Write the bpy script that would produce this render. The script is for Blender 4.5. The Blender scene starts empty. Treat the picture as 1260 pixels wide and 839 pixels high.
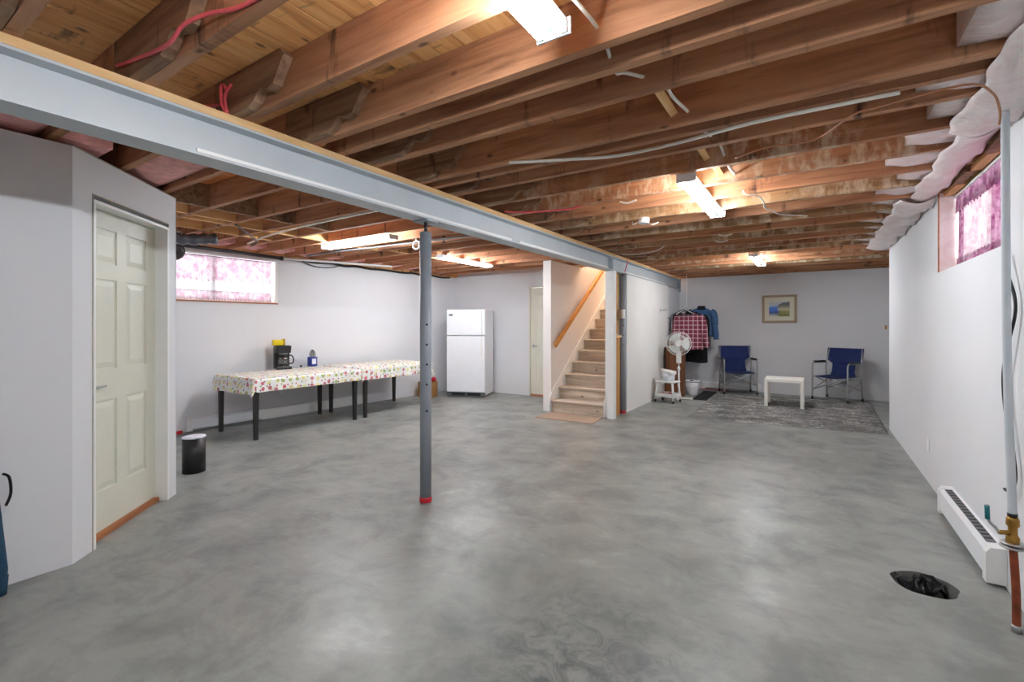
import bpy, bmesh, math, random
from mathutils import Vector, Matrix
random.seed(7)
S = bpy.context.scene
C = S.collection
PI = math.pi
# ------------------------------------------------------------------ camera
CAMH = 1.34
cam_d = bpy.data.cameras.new('camera'); cam = bpy.data.objects.new('camera', cam_d); C.objects.link(cam)
cam.location = (0, 0, CAMH); cam.rotation_euler = (PI/2, 0, math.atan2(370.5, 575.0))
cam_d.sensor_width = 36; cam_d.lens = 575.0/1260*36; cam_d.shift_y = -18.5/1260
cam_d.clip_start = 0.02; cam_d.clip_end = 200
S.camera = cam
# ------------------------------------------------------------------ world and exposure
W = bpy.data.worlds.new('world'); S.world = W; W.use_nodes = True
bg = W.node_tree.nodes['Background']; bg.inputs[0].default_value = (0.86, 0.93, 1.0, 1); bg.inputs[1].default_value = 3.4
S.view_settings.view_transform = 'Standard'; S.view_settings.look = 'None'
S.view_settings.gamma = 1; S.view_settings.use_curve_mapping = False; S.view_settings.exposure = 1.52
TUBE = 52.0          # brightness of the fluorescent tubes
S.cycles.max_bounces = 10; S.cycles.diffuse_bounces = 7; S.cycles.glossy_bounces = 4
S.cycles.transparent_max_bounces = 12; S.cycles.transmission_bounces = 6
S.cycles.sample_clamp_indirect = 8; S.cycles.caustics_reflective = False; S.cycles.caustics_refractive = False

# ------------------------------------------------------------------ materials
def srgb(r, g, b):
    f = lambda v: (v/255/12.92) if v/255 <= 0.04045 else ((v/255+0.055)/1.055)**2.4
    return (f(r), f(g), f(b), 1)
class NT:
    def __init__(s, name):
        s.m = bpy.data.materials.new(name); s.m.use_nodes = True; s.t = s.m.node_tree
        s.b = s.t.nodes['Principled BSDF']; s.out = s.t.nodes['Material Output']
    def n(s, ty, **kw):
        x = s.t.nodes.new(ty)
        for k, v in kw.items():
            if k.startswith('i_'):
                key = k[2:]; key = int(key) if key.isdigit() else key.replace('_', ' ')
                x.inputs[key].default_value = v
            else: setattr(x, k, v)
        return x
    def l(s, a, b): s.t.links.new(a, b)
    def coord(s, kind='Object', scale=(1, 1, 1), rnd=False):
        tc = s.n('ShaderNodeTexCoord'); mp = s.n('ShaderNodeMapping'); mp.inputs['Scale'].default_value = scale
        s.l(tc.outputs[kind], mp.inputs['Vector'])
        if rnd:
            oi = s.n('ShaderNodeObjectInfo'); mu = s.n('ShaderNodeMath', operation='MULTIPLY'); mu.inputs[1].default_value = 37.0
            s.l(oi.outputs['Random'], mu.inputs[0]); cb = s.n('ShaderNodeCombineXYZ')
            for i in range(3): s.l(mu.outputs[0], cb.inputs[i])
            s.l(cb.outputs[0], mp.inputs['Location'])
        return mp.outputs[0]
    def noise(s, vec, scale, detail=4, rough=.55, dist=0):
        x = s.n('ShaderNodeTexNoise'); s.l(vec, x.inputs['Vector'])
        x.inputs['Scale'].default_value = scale; x.inputs['Detail'].default_value = detail
        x.inputs['Roughness'].default_value = rough; x.inputs['Distortion'].default_value = dist
        return x.outputs['Fac']
    def ramp(s, fac, stops, interp='LINEAR'):
        r = s.n('ShaderNodeValToRGB'); r.color_ramp.interpolation = interp; e = r.color_ramp.elements
        while len(e) < len(stops): e.new(0.5)
        for k, (p, c) in enumerate(stops): e[k].position = p; e[k].color = c
        s.l(fac, r.inputs[0]); return r.outputs[0]
    def mix(s, fac, a, b, mode='MIX'):
        x = s.n('ShaderNodeMix', data_type='RGBA', blend_type=mode)
        for sock, v in ((x.inputs[0], fac), (x.inputs[6], a), (x.inputs[7], b)):
            if hasattr(v, 'links'): s.l(v, sock)
            else: sock.default_value = v
        return x.outputs[2]
    def bump(s, h, strength=.3, dist=.01):
        x = s.n('ShaderNodeBump'); x.inputs['Strength'].default_value = strength; x.inputs['Distance'].default_value = dist
        s.l(h, x.inputs['Height']); s.l(x.outputs[0], s.b.inputs['Normal'])
    def col(s, v):
        if hasattr(v, 'links'): s.l(v, s.b.inputs['Base Color'])
        else: s.b.inputs['Base Color'].default_value = v
    def pr(s, rough=.5, metal=0, spec=.5):
        s.b.inputs['Roughness'].default_value = rough; s.b.inputs['Metallic'].default_value = metal
        s.b.inputs['Specular IOR Level'].default_value = spec
MATS = {}
def plain(name, rgb, rough=.5, metal=0, var=.06, scale=9, bump=0, spec=.5):
    t = NT(name); c = srgb(*rgb); v = t.coord('Object', rnd=True)
    n = t.noise(v, scale, 4)
    lo = tuple(max(0, x*(1-var)) for x in c[:3])+(1,); hi = tuple(min(1, x*(1+var)) for x in c[:3])+(1,)
    t.col(t.ramp(n, [(.3, lo), (.7, hi)])); t.pr(rough, metal, spec)
    if bump: t.bump(n, bump, .01)
    MATS[name] = t.m; return t.m
def wood(name, dark, mid, light, axis=0, rough=.7, stain=0, stain_rgb=(215, 200, 175), black=0.25, knots=True):
    t = NT(name); sc = [9, 9, 9]; sc[axis] = .7
    v = t.coord('Object', tuple(sc), rnd=True)
    n = t.noise(v, 2.2, 6, .62, .6)
    c = t.ramp(n, [(.25, srgb(*dark)), (.5, srgb(*mid)), (.78, srgb(*light))])
    v2 = t.coord('Object', rnd=True)
    big = t.noise(v2, 1.3, 3)
    c = t.mix(t.ramp(big, [(.45, (0, 0, 0, 1)), (.75, (.4, .4, .4, 1))]), c, srgb(*dark))
    if black:
        sc3 = [1.2, 1.2, 1.2]; sc3[axis] = 5; v3 = t.coord('Object', tuple(sc3), rnd=True)
        k = t.noise(v3, 1.6, 4, .6)
        c = t.mix(t.ramp(k, [(.60, (0, 0, 0, 1)), (.72, (black*2, black*2, black*2, 1))]), c, srgb(48, 36, 32))
    if knots:
        vk = [4.5, 4.5, 4.5]; vk[axis] = 2.2; kv = t.coord('Object', tuple(vk), rnd=True)
        vo = t.n('ShaderNodeTexVoronoi'); vo.inputs['Scale'].default_value = 1.7; t.l(kv, vo.inputs['Vector'])
        c = t.mix(t.ramp(vo.outputs['Distance'], [(.05, (.8, .8, .8, 1)), (.12, (0, 0, 0, 1))]), c, srgb(70, 42, 30))
    if stain:
        sc4 = [9, 9, 2.6]; sc4[axis] = 6; v4 = t.coord('Object', tuple(sc4), rnd=True); k = t.noise(v4, 1.6, 6, .7)
        big2 = t.noise(t.coord('Object', rnd=True), .9, 2)
        f = t.mix(1.0, t.ramp(k, [(.47, (0, 0, 0, 1)), (.60, (stain, stain, stain, 1))]), t.ramp(big2, [(.36, (0, 0, 0, 1)), (.54, (1, 1, 1, 1))]), 'MULTIPLY')
        c = t.mix(f, c, srgb(*stain_rgb))
    t.col(c); t.pr(rough, 0, .3); t.bump(n, .25, .01)
    MATS[name] = t.m; return t.m
def emit(name, rgb, strength):
    t = NT(name); t.col((.9, .9, .9, 1)); t.b.inputs['Emission Color'].default_value = srgb(*rgb)
    t.b.inputs['Emission Strength'].default_value = strength; MATS[name] = t.m; return t.m

plain('white_wall', (224, 225, 228), .75, var=.02, scale=1.5)
plain('warm_wall', (236, 230, 226), .75, var=.02, scale=1.5)
plain('tar_paper', (46, 36, 30), .9, var=.2)
plain('white_trim', (240, 240, 238), .5, var=.02)
plain('raw_edge', (176, 166, 150), .9, var=.2, scale=30)
plain('door_cream', (220, 219, 204), .55, var=.02)
plain('white_plastic', (238, 238, 236), .4, var=.02)
plain('white_enamel', (238, 240, 244), .28, var=.012)
plain('grey_rubber', (120, 122, 124), .6)
plain('beam_grey', (192, 199, 203), .45, var=.05, scale=3)
plain('post_grey', (148, 155, 164), .42, var=.06, scale=6)
plain('red_paint', (190, 30, 42), .55)
plain('black_plastic', (22, 22, 23), .4)
plain('dark_rubber', (34, 33, 34), .75, bump=.3, scale=60)
plain('steel', (190, 190, 188), .32, .9)
plain('chair_tube', (176, 177, 178), .38, .55)
plain('brass', (168, 128, 62), .38, .85, var=.2)
plain('copper_old', (146, 74, 48), .5, .5, var=.35, scale=14)
plain('copper_wire', (176, 122, 88), .5, .3)
plain('teal', (18, 112, 116), .5)
plain('pipe_grey', (198, 205, 210), .5, var=.05)
plain('pipe_black', (44, 36, 38), .4, var=.2)
plain('cable_white', (232, 226, 214), .55)
plain('cable_black', (28, 27, 28), .5)
plain('cable_red', (232, 96, 104), .5)
plain('navy_fabric', (27, 44, 98), .85, var=.18, scale=40, bump=.2)
plain('blue_bag', (24, 66, 92), .8, var=.2, scale=30)
plain('denim', (66, 100, 140), .9, var=.25, scale=25, bump=.3)
plain('black_cloth', (24, 23, 26), .95, var=.3, scale=20, bump=.3)
plain('dark_grey_cloth', (58, 60, 66), .95, var=.3, scale=20)
plain('yellow', (246, 214, 20), .45)
plain('yellow_dark', (196, 160, 12), .5)
plain('blue_tin', (44, 60, 142), .4)
plain('label_white', (226, 228, 236), .5)
plain('cardboard', (166, 118, 66), .85, var=.1)
plain('red_item', (190, 34, 44), .6)
plain('mat_beige', (164, 142, 124), .95, var=.12, scale=60, bump=.5)
plain('carpet_tread', (196, 182, 168), .95, var=.16, scale=90, bump=.5)
plain('table_black', (40, 36, 35), .45)
plain('white_lacquer', (238, 236, 228), .4, var=.015)
plain('picture_wood', (168, 146, 120), .55, var=.12, scale=20)
plain('picture_mat', (226, 222, 204), .8, var=.02)
plain('orange_wood', (206, 150, 92), .55)
plain('bucket_white', (226, 228, 232), .45, var=.03)
plain('fan_white', (232, 232, 228), .4)
plain('fan_blade', (214, 218, 216), .35)
plain('pink_batt', (236, 176, 172), .95, var=.2, scale=14, bump=.6)
plain('concrete_pit', (128, 128, 122), .85, var=.25, scale=12, bump=.4)
plain('lamp_metal', (232, 234, 236), .35)
plain('lamp_spine', (104, 106, 108), .5)
plain('foil_dark', (96, 98, 104), .35, .5, var=.4, scale=14)
plain('duct_grey', (120, 124, 128), .45, .3)
wood('joist_wood', (128, 84, 60), (184, 133, 98), (208, 162, 124), 0, black=.45)
wood('joist_stained', (122, 80, 56), (172, 122, 88), (200, 152, 114), 0, stain=.8, black=.3)
wood('joist_mould', (112, 86, 58), (162, 126, 88), (192, 162, 122), 0, stain=.7, stain_rgb=(226, 212, 184), black=.4)
wood('stub_wood', (92, 66, 48), (150, 116, 90), (188, 158, 128), 0, black=.5)
wood('plank_wood', (186, 120, 66), (236, 178, 114), (250, 208, 150), 1, black=.45)
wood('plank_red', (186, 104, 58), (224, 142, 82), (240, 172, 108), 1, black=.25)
wood('block_wood', (196, 142, 88), (230, 182, 124), (242, 206, 154), 1, black=0)
wood('plate_wood', (200, 156, 102), (222, 182, 130), (234, 202, 156), 1, black=0, knots=False)
wood('rail_wood', (186, 118, 50), (210, 146, 74), (222, 164, 94), 1, rough=.4, black=0, knots=False)
wood('stud_wood', (176, 122, 66), (200, 148, 88), (214, 168, 110), 2, black=0)
wood('riser_wood', (160, 140, 118), (202, 184, 164), (228, 216, 202), 0, black=.1)
wood('brown_cabinet', (88, 52, 34), (124, 78, 50), (146, 98, 66), 2, rough=.5, black=0, knots=False)
wood('sill_wood', (150, 92, 60), (176, 116, 78), (196, 140, 98), 0, black=0)
emit('tube_glow', (240, 248, 255), TUBE)
emit('bulb_warm', (255, 232, 206), 130)

def m_concrete():
    t = NT('concrete'); v = t.coord('Object')
    big = t.noise(v, .45, 5, .6, .8); mid = t.noise(v, 2.6, 9, .66, .35)
    c = t.ramp(big, [(.3, srgb(126, 129, 125)), (.5, srgb(143, 146, 141)), (.7, srgb(157, 160, 155))])
    c = t.mix(t.ramp(mid, [(.36, (.55, .55, .55, 1)), (.52, (0, 0, 0, 1))]), c, srgb(102, 107, 105))
    c = t.mix(t.ramp(mid, [(.56, (0, 0, 0, 1)), (.72, (.5, .5, .5, 1))]), c, srgb(182, 185, 180))
    sw = t.noise(t.coord('Object', (1.0, 3.2, 1)), 2.6, 9, .72, .8)
    c = t.mix(t.ramp(sw, [(.50, (0, 0, 0, 1)), (.78, (.45, .45, .45, 1))]), c, srgb(104, 109, 109))
    # a rough darker troughed patch in the middle of the slab
    def patch(cx, cy, r0, r1):
        tc = t.n('ShaderNodeTexCoord'); vs = t.n('ShaderNodeVectorMath', operation='DISTANCE'); vs.inputs[1].default_value = (cx, cy, 0)
        dn = t.n('ShaderNodeTexNoise'); dn.inputs['Scale'].default_value = 2.0; dn.inputs['Detail'].default_value = 5
        ad = t.n('ShaderNodeVectorMath', operation='ADD'); t.l(tc.outputs['Object'], dn.inputs['Vector'])
        sc = t.n('ShaderNodeVectorMath', operation='MULTIPLY_ADD'); sc.inputs[1].default_value = (1, 1, 0); sc.inputs[2].default_value = (-.5, -.5, 0)
        t.l(dn.outputs['Color'], sc.inputs[0]); t.l(tc.outputs['Object'], ad.inputs[0]); t.l(sc.outputs[0], ad.inputs[1]); t.l(ad.outputs[0], vs.inputs[0])
        return t.ramp(vs.outputs['Value'], [(r0, (1, 1, 1, 1)), (r1, (0, 0, 0, 1))])
    pt = patch(-.75, 1.75, .12, .75)
    rough_n = t.noise(v, 9, 8, .75, 1.0)
    f = t.mix(1.0, pt, t.ramp(rough_n, [(.38, (.95, .95, .95, 1)), (.58, (.2, .2, .2, 1))]), 'MULTIPLY')
    c = t.mix(f, c, srgb(84, 89, 90))
    t.col(c)
    r = t.ramp(mid, [(.3, (.46, .46, .46, 1)), (.7, (.30, .30, .30, 1))]); t.l(r, t.b.inputs['Roughness'])
    t.b.inputs['Specular IOR Level'].default_value = .42
    t.bump(mid, .16, .02); MATS['concrete'] = t.m
m_concrete()
def m_drywall():
    t = NT('drywall'); v = t.coord('Object'); n = t.noise(v, 1.4, 4)
    c = t.ramp(n, [(.3, srgb(226, 225, 221)), (.7, srgb(236, 235, 232))])
    vo = t.n('ShaderNodeTexVoronoi'); vo.inputs['Scale'].default_value = 3.4; vo.inputs['Randomness'].default_value = .35; t.l(v, vo.inputs['Vector'])
    c = t.mix(t.ramp(vo.outputs['Distance'], [(.08, (.7, .7, .7, 1)), (.2, (0, 0, 0, 1))]), c, srgb(246, 246, 244))
    t.col(c); t.pr(.85, 0, .3); MATS['drywall'] = t.m
m_drywall()
def m_cloth_print():
    t = NT('fruit_print'); tc = t.n('ShaderNodeTexCoord'); c = srgb(236, 236, 232)
    def dots(scale, off, thr, cols, rnd):
        nonlocal c
        mp = t.n('ShaderNodeMapping'); mp.inputs['Scale'].default_value = scale; mp.inputs['Location'].default_value = off
        t.l(tc.outputs['UV'], mp.inputs['Vector'])
        vo = t.n('ShaderNodeTexVoronoi', voronoi_dimensions='2D'); vo.inputs['Scale'].default_value = 1; vo.inputs['Randomness'].default_value = rnd
        t.l(mp.outputs[0], vo.inputs['Vector'])
        sp = t.n('ShaderNodeSeparateColor'); t.l(vo.outputs['Color'], sp.inputs[0])
        k = t.ramp(sp.outputs[0], [(i/len(cols), srgb(*q)) for i, q in enumerate(cols)], 'CONSTANT')
        c = t.mix(t.ramp(vo.outputs['Distance'], [(thr*.8, (1, 1, 1, 1)), (thr, (0, 0, 0, 1))]), c, k)
    dots((11, 11, 1), (0, 0, 0), .29, [(202, 104, 112), (226, 218, 140), (166, 180, 112), (220, 190, 140), (200, 120, 130), (232, 226, 150)], .4)
    dots((15, 15, 1), (.4, .3, 0), .17, [(130, 66, 104), (226, 220, 120), (140, 164, 90), (186, 80, 92)], .55)
    t.col(c); t.pr(.6); MATS['fruit_print'] = t.m
m_cloth_print()
def m_plaid():
    t = NT('plaid'); v = t.coord('Object')
    sx = t.n('ShaderNodeSeparateXYZ'); t.l(v, sx.inputs[0])
    def stripe(sock, per, w, ph=0):
        a = t.n('ShaderNodeMath', operation='MULTIPLY_ADD'); a.inputs[1].default_value = 1/per; a.inputs[2].default_value = ph+50; t.l(sock, a.inputs[0])
        b = t.n('ShaderNodeMath', operation='FRACT'); t.l(a.outputs[0], b.inputs[0])
        d = t.n('ShaderNodeMath', operation='LESS_THAN'); d.inputs[1].default_value = w; t.l(b.outputs[0], d.inputs[0]); return d.outputs[0]
    c = srgb(160, 84, 98)
    for sock in (sx.outputs[0], sx.outputs[2]):
        h = t.n('ShaderNodeMath', operation='MULTIPLY'); h.inputs[1].default_value = .6; t.l(stripe(sock, .085, .55), h.inputs[0])
        c = t.mix(h.outputs[0], c, srgb(110, 34, 62))
    for sock in (sx.outputs[0], sx.outputs[2]):
        h = t.n('ShaderNodeMath', operation='MULTIPLY'); h.inputs[1].default_value = .6; t.l(stripe(sock, .085, .12, .22), h.inputs[0])
        c = t.mix(h.outputs[0], c, srgb(232, 216, 218))
    t.col(c); t.pr(.95); MATS['plaid'] = t.m
m_plaid()
def m_rug():
    t = NT('rug_pile'); v = t.coord('Object')
    a = t.noise(t.coord('Object', (.7, 1.6, 1)), 4.5, 8, .75, .8); b = t.noise(t.coord('Object', (.5, 1, 1)), 34, 3, .7)
    c = t.ramp(a, [(.38, srgb(98, 98, 97)), (.5, srgb(136, 136, 134)), (.64, srgb(192, 191, 188))])
    c = t.mix(t.ramp(b, [(.35, (.6, .6, .6, 1)), (.56, (0, 0, 0, 1))]), c, srgb(96, 93, 90))
    t.col(c); t.pr(1, 0, .1); t.bump(b, .9, .03); MATS['rug_pile'] = t.m
m_rug()
def m_curtain(name, tint, deep):
    t = NT(name); v = t.coord('Object'); n = t.noise(v, 14, 5, .7)
    c = t.ramp(n, [(.36, srgb(*deep)), (.58, srgb(*tint))])
    d = t.n('ShaderNodeBsdfDiffuse'); tr = t.n('ShaderNodeBsdfTranslucent'); tp = t.n('ShaderNodeBsdfTransparent')
    t.l(c, d.inputs[0]); cd = t.mix(1.0, c, (.30, .295, .30, 1), 'MULTIPLY'); t.l(cd, tr.inputs[0]); t.l(c, tp.inputs[0])
    m1 = t.n('ShaderNodeMixShader'); m1.inputs[0].default_value = .6; t.l(d.outputs[0], m1.inputs[1]); t.l(tr.outputs[0], m1.inputs[2])
    m2 = t.n('ShaderNodeMixShader'); m2.inputs[0].default_value = .035; t.l(m1.outputs[0], m2.inputs[1]); t.l(tp.outputs[0], m2.inputs[2])
    t.l(m2.outputs[0], t.out.inputs[0]); MATS[name] = t.m
m_curtain('lace_pink', (252, 242, 245), (230, 192, 206))
m_curtain('lace_valance', (248, 232, 236), (222, 172, 190))
m_curtain('lace_sheer', (254, 252, 252), (246, 236, 240))
m_curtain('lace_deep', (226, 180, 206), (160, 84, 130))
def m_glass():
    t = NT('pane_glass'); g = t.n('ShaderNodeBsdfGlossy'); g.inputs['Roughness'].default_value = .02
    tp = t.n('ShaderNodeBsdfTransparent'); mx = t.n('ShaderNodeMixShader'); mx.inputs[0].default_value = .06
    t.l(tp.outputs[0], mx.inputs[1]); t.l(g.outputs[0], mx.inputs[2]); t.l(mx.outputs[0], t.out.inputs[0]); MATS['pane_glass'] = t.m
    t = NT('smoke_glass'); g = t.n('ShaderNodeBsdfGlossy'); g.inputs['Roughness'].default_value = .05
    tp = t.n('ShaderNodeBsdfTransparent'); tp.inputs[0].default_value = (.72, .72, .7, 1); mx = t.n('ShaderNodeMixShader'); mx.inputs[0].default_value = .15
    t.l(tp.outputs[0], mx.inputs[1]); t.l(g.outputs[0], mx.inputs[2]); t.l(mx.outputs[0], t.out.inputs[0]); MATS['smoke_glass'] = t.m
    t = NT('vapour_plastic'); n = t.noise(t.coord('Object'), 5, 5, .7, 1.5)
    d = t.n('ShaderNodeBsdfPrincipled'); t.l(t.ramp(n, [(.3, srgb(244, 218, 214)), (.6, srgb(252, 242, 240))]), d.inputs['Base Color'])
    d.inputs['Roughness'].default_value = .28
    bp = t.n('ShaderNodeBump'); bp.inputs['Strength'].default_value = .7; bp.inputs['Distance'].default_value = .03; t.l(n, bp.inputs['Height']); t.l(bp.outputs[0], d.inputs['Normal'])
    tp = t.n('ShaderNodeBsdfTransparent'); mx = t.n('ShaderNodeMixShader'); mx.inputs[0].default_value = .12
    t.l(d.outputs[0], mx.inputs[1]); t.l(tp.outputs[0], mx.inputs[2]); t.l(mx.outputs[0], t.out.inputs[0]); MATS['vapour_plastic'] = t.m
m_glass()
def m_painting():
    t = NT('seascape_print'); tc = t.n('ShaderNodeTexCoord'); sx = t.n('ShaderNodeSeparateXYZ'); t.l(tc.outputs['Generated'], sx.inputs[0])
    n = t.noise(t.coord('Generated'), 5, 4)
    def add(a, b, k):
        m = t.n('ShaderNodeMath', operation='MULTIPLY_ADD'); m.inputs[1].default_value = k; t.l(b, m.inputs[0]); t.l(a, m.inputs[2]); return m.outputs[0]
    zx = add(sx.outputs[2], n, .25)                                    # wavy height
    sea = t.ramp(zx, [(.2, srgb(196, 200, 200)), (.34, srgb(44, 62, 110)), (.45, srgb(36, 92, 200)), (.72, srgb(50, 118, 216)), (.9, srgb(176, 190, 204))])
    land = t.ramp(zx, [(.2, srgb(112, 116, 46)), (.5, srgb(150, 152, 66)), (.62, srgb(206, 196, 172)), (.78, srgb(120, 122, 96)), (.95, srgb(54, 68, 56))])
    edge = add(sx.outputs[0], n, .4)
    c = t.mix(t.ramp(edge, [(.6, (0, 0, 0, 1)), (.7, (1, 1, 1, 1))]), sea, land)
    m = t.n('ShaderNodeMath', operation='MULTIPLY_ADD'); m.inputs[1].default_value = -.35; t.l(sx.outputs[0], m.inputs[0]); t.l(zx, m.inputs[2])
    c = t.mix(t.ramp(m.outputs[0], [(.76, (0, 0, 0, 1)), (.82, (1, 1, 1, 1))]), c, srgb(184, 194, 202))
    t.col(c); t.pr(.3); MATS['seascape_print'] = t.m
m_painting()

# ------------------------------------------------------------------ mesh helpers
class MB:
    def __init__(s): s.v = []; s.f = []; s.sm = []; s.mi = []; s.uv = None
    def add(s, vs, fs, smooth=False, mi=0):
        o = len(s.v); s.v += [tuple(p) for p in vs]
        for f in fs: s.f.append(tuple(i+o for i in f)); s.sm.append(smooth); s.mi.append(mi)
        return s
    def box(s, x0, x1, y0, y1, z0, z1, mi=0, mat=None):
        vs = [Vector((x, y, z)) for z in (z0, z1) for y in (y0, y1) for x in (x0, x1)]
        if mat is not None: vs = [mat @ p for p in vs]
        return s.add(vs, [(0, 2, 3, 1), (4, 5, 7, 6), (0, 1, 5, 4), (2, 6, 7, 3), (0, 4, 6, 2), (1, 3, 7, 5)], False, mi)
    def bar(s, p0, p1, w, d, up=(0, 0, 1), mi=0):           # a board between two points
        p0, p1 = Vector(p0), Vector(p1); t = (p1-p0).normalized(); a = t.cross(Vector(up))
        a = a.normalized() if a.length > 1e-5 else Vector((1, 0, 0)); b = a.cross(t)
        vs = [p+a*(i*w/2)+b*(j*d/2) for p in (p0, p1) for j in (-1, 1) for i in (-1, 1)]
        return s.add(vs, [(0, 1, 3, 2), (4, 6, 7, 5), (0, 4, 5, 1), (2, 3, 7, 6), (0, 2, 6, 4), (1, 5, 7, 3)], False, mi)
    def tube(s, pts, r, n=8, caps=True, mi=0, closed=False):
        pts = [Vector(p) for p in pts]; N = len(pts); rr = r if isinstance(r, (list, tuple)) else [r]*N
        vs = []; prev = None
        for k, p in enumerate(pts):
            if closed: t = pts[(k+1) % N]-pts[k-1]
            else: t = pts[min(k+1, N-1)]-pts[max(k-1, 0)]
            t = t.normalized() if t.length > 1e-9 else Vector((0, 0, 1))
            if prev is None:
                q = Vector((0, 0, 1)) if abs(t.z) < .9 else Vector((1, 0, 0)); a = t.cross(q).normalized()
            else:
                a = prev-t*prev.dot(t); a = a.normalized() if a.length > 1e-6 else t.orthogonal().normalized()
            prev = a; b = t.cross(a)
            vs += [p+(a*math.cos(2*PI*i/n)+b*math.sin(2*PI*i/n))*rr[k] for i in range(n)]
        fs = []
        for k in range(N if closed else N-1):
            for i in range(n):
                j = (i+1) % n; k2 = (k+1) % N
                fs.append((k*n+i, k*n+j, k2*n+j, k2*n+i))
        s.add(vs, fs, True, mi)
        if caps and not closed:
            o = len(s.v)-len(vs)
            s.f += [tuple(o+i for i in reversed(range(n))), tuple(o+(N-1)*n+i for i in range(n))]; s.sm += [False]*2; s.mi += [mi]*2
        return s
    def cyl(s, p0, p1, r, n=12, r2=None, mi=0): return s.tube([p0, p1], [r, r if r2 is None else r2], n, True, mi)
    def lathe(s, prof, n=20, c=(0, 0, 0), mi=0, sq=(1, 1), smooth=True):
        vs = [(c[0]+r*sq[0]*math.cos(2*PI*i/n), c[1]+r*sq[1]*math.sin(2*PI*i/n), c[2]+z) for r, z in prof for i in range(n)]
        fs = [(k*n+i, k*n+(i+1) % n, (k+1)*n+(i+1) % n, (k+1)*n+i) for k in range(len(prof)-1) for i in range(n)]
        s.add(vs, fs, smooth, mi); o = len(s.v)-len(vs)
        s.f += [tuple(o+i for i in reversed(range(n))), tuple(o+(len(prof)-1)*n+i for i in range(n))]; s.sm += [False]*2; s.mi += [mi]*2
        return s
    def prism(s, poly, axis, a0, a1, mi=0):                 # poly in the other two axes (in x,y,z order)
        def P(q, a):
            l = list(q); l.insert(axis, a); return tuple(l)
        n = len(poly); vs = [P(q, a0) for q in poly]+[P(q, a1) for q in poly]
        fs = [tuple(reversed(range(n))), tuple(range(n, 2*n))]+[(i, (i+1) % n, n+(i+1) % n, n+i) for i in range(n)]
        return s.add(vs, fs, False, mi)
    def grid(s, fn, nu, nv, smooth=True, mi=0, uvfn=None):
        vs = [fn(i/nu, j/nv) for j in range(nv+1) for i in range(nu+1)]
        fs = [(j*(nu+1)+i, j*(nu+1)+i+1, (j+1)*(nu+1)+i+1, (j+1)*(nu+1)+i) for j in range(nv) for i in range(nu)]
        if uvfn: s.uv = [uvfn(i/nu, j/nv) for j in range(nv+1) for i in range(nu+1)]
        return s.add(vs, fs, smooth, mi)
    def mesh(s, name, mats):
        me = bpy.data.meshes.new(name); me.from_pydata(s.v, [], s.f)
        for m in (mats if isinstance(mats, (list, tuple)) else [mats]): me.materials.append(MATS[m])
        me.polygons.foreach_set('use_smooth', s.sm); me.polygons.foreach_set('material_index', s.mi)
        if s.uv:
            ul = me.uv_layers.new(name='UVMap')
            for lp in me.loops: ul.data[lp.index].uv = s.uv[lp.vertex_index]
        me.update(); bm = bmesh.new(); bm.from_mesh(me); bmesh.ops.recalc_face_normals(bm, faces=bm.faces); bm.to_mesh(me); bm.free()
        return me
    def build(s, name, mats, parent=None, loc=(0, 0, 0), rz=0, bevel=0, solid=0, subsurf=0):
        o = bpy.data.objects.new(name, s.mesh(name, mats)); C.objects.link(o); o.location = loc; o.rotation_euler = (0, 0, rz)
        if parent: o.parent = parent
        if solid: m = o.modifiers.new('solid', 'SOLIDIFY'); m.thickness = solid; m.offset = 0
        if bevel: m = o.modifiers.new('bevel', 'BEVEL'); m.width = bevel; m.segments = 2; m.limit_method = 'ANGLE'; m.angle_limit = .6
        if subsurf: m = o.modifiers.new('sub', 'SUBSURF'); m.levels = subsurf; m.render_levels = subsurf
        return o
def tag(o, label, cat, group=None):
    o['label'] = label; o['category'] = cat
    if group: o['group'] = group
    return o
def thing(name, label, cat, loc=(0, 0, 0), rz=0, group=None):
    o = bpy.data.objects.new(name, None); C.objects.link(o); o.location = loc; o.rotation_euler = (0, 0, rz); o.empty_display_size = .1
    return tag(o, label, cat, group)
def struct(o, label=None, cat=None):
    o['kind'] = 'structure'
    if label: o['label'] = label
    if cat: o['category'] = cat
    return o
def inst(src, name, parent, loc, rot=(0, 0, 0)):             # a piece that shares its mesh
    o = src.copy(); o.name = name; C.objects.link(o); o.parent = parent; o.location = loc; o.rotation_euler = rot
    for k in list(o.keys()):
        if k in ('label', 'category', 'group', 'kind'): del o[k]
    return o
def smoothpath(pts, k=6):                                    # Catmull-Rom
    P = [Vector(p) for p in pts]; out = []
    for i in range(len(P)-1):
        p0, p1, p2, p3 = P[max(i-1, 0)], P[i], P[i+1], P[min(i+2, len(P)-1)]
        for j in range(k):
            t = j/k; out.append(.5*((2*p1)+(p2-p0)*t+(2*p0-5*p1+4*p2-p3)*t*t+(3*p1-p0-3*p2+p3)*t**3))
    return out+[P[-1]]
# ================================================================== THE SETTING
JB, JT = 2.375, 2.575          # underside and top of the joists
XR = 0.83                      # right wall face
def WL(y): return -6.40-(7.8-y)*.05          # the left wall runs slightly askew
SUMP = (0.485, 3.20, .135)
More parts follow.
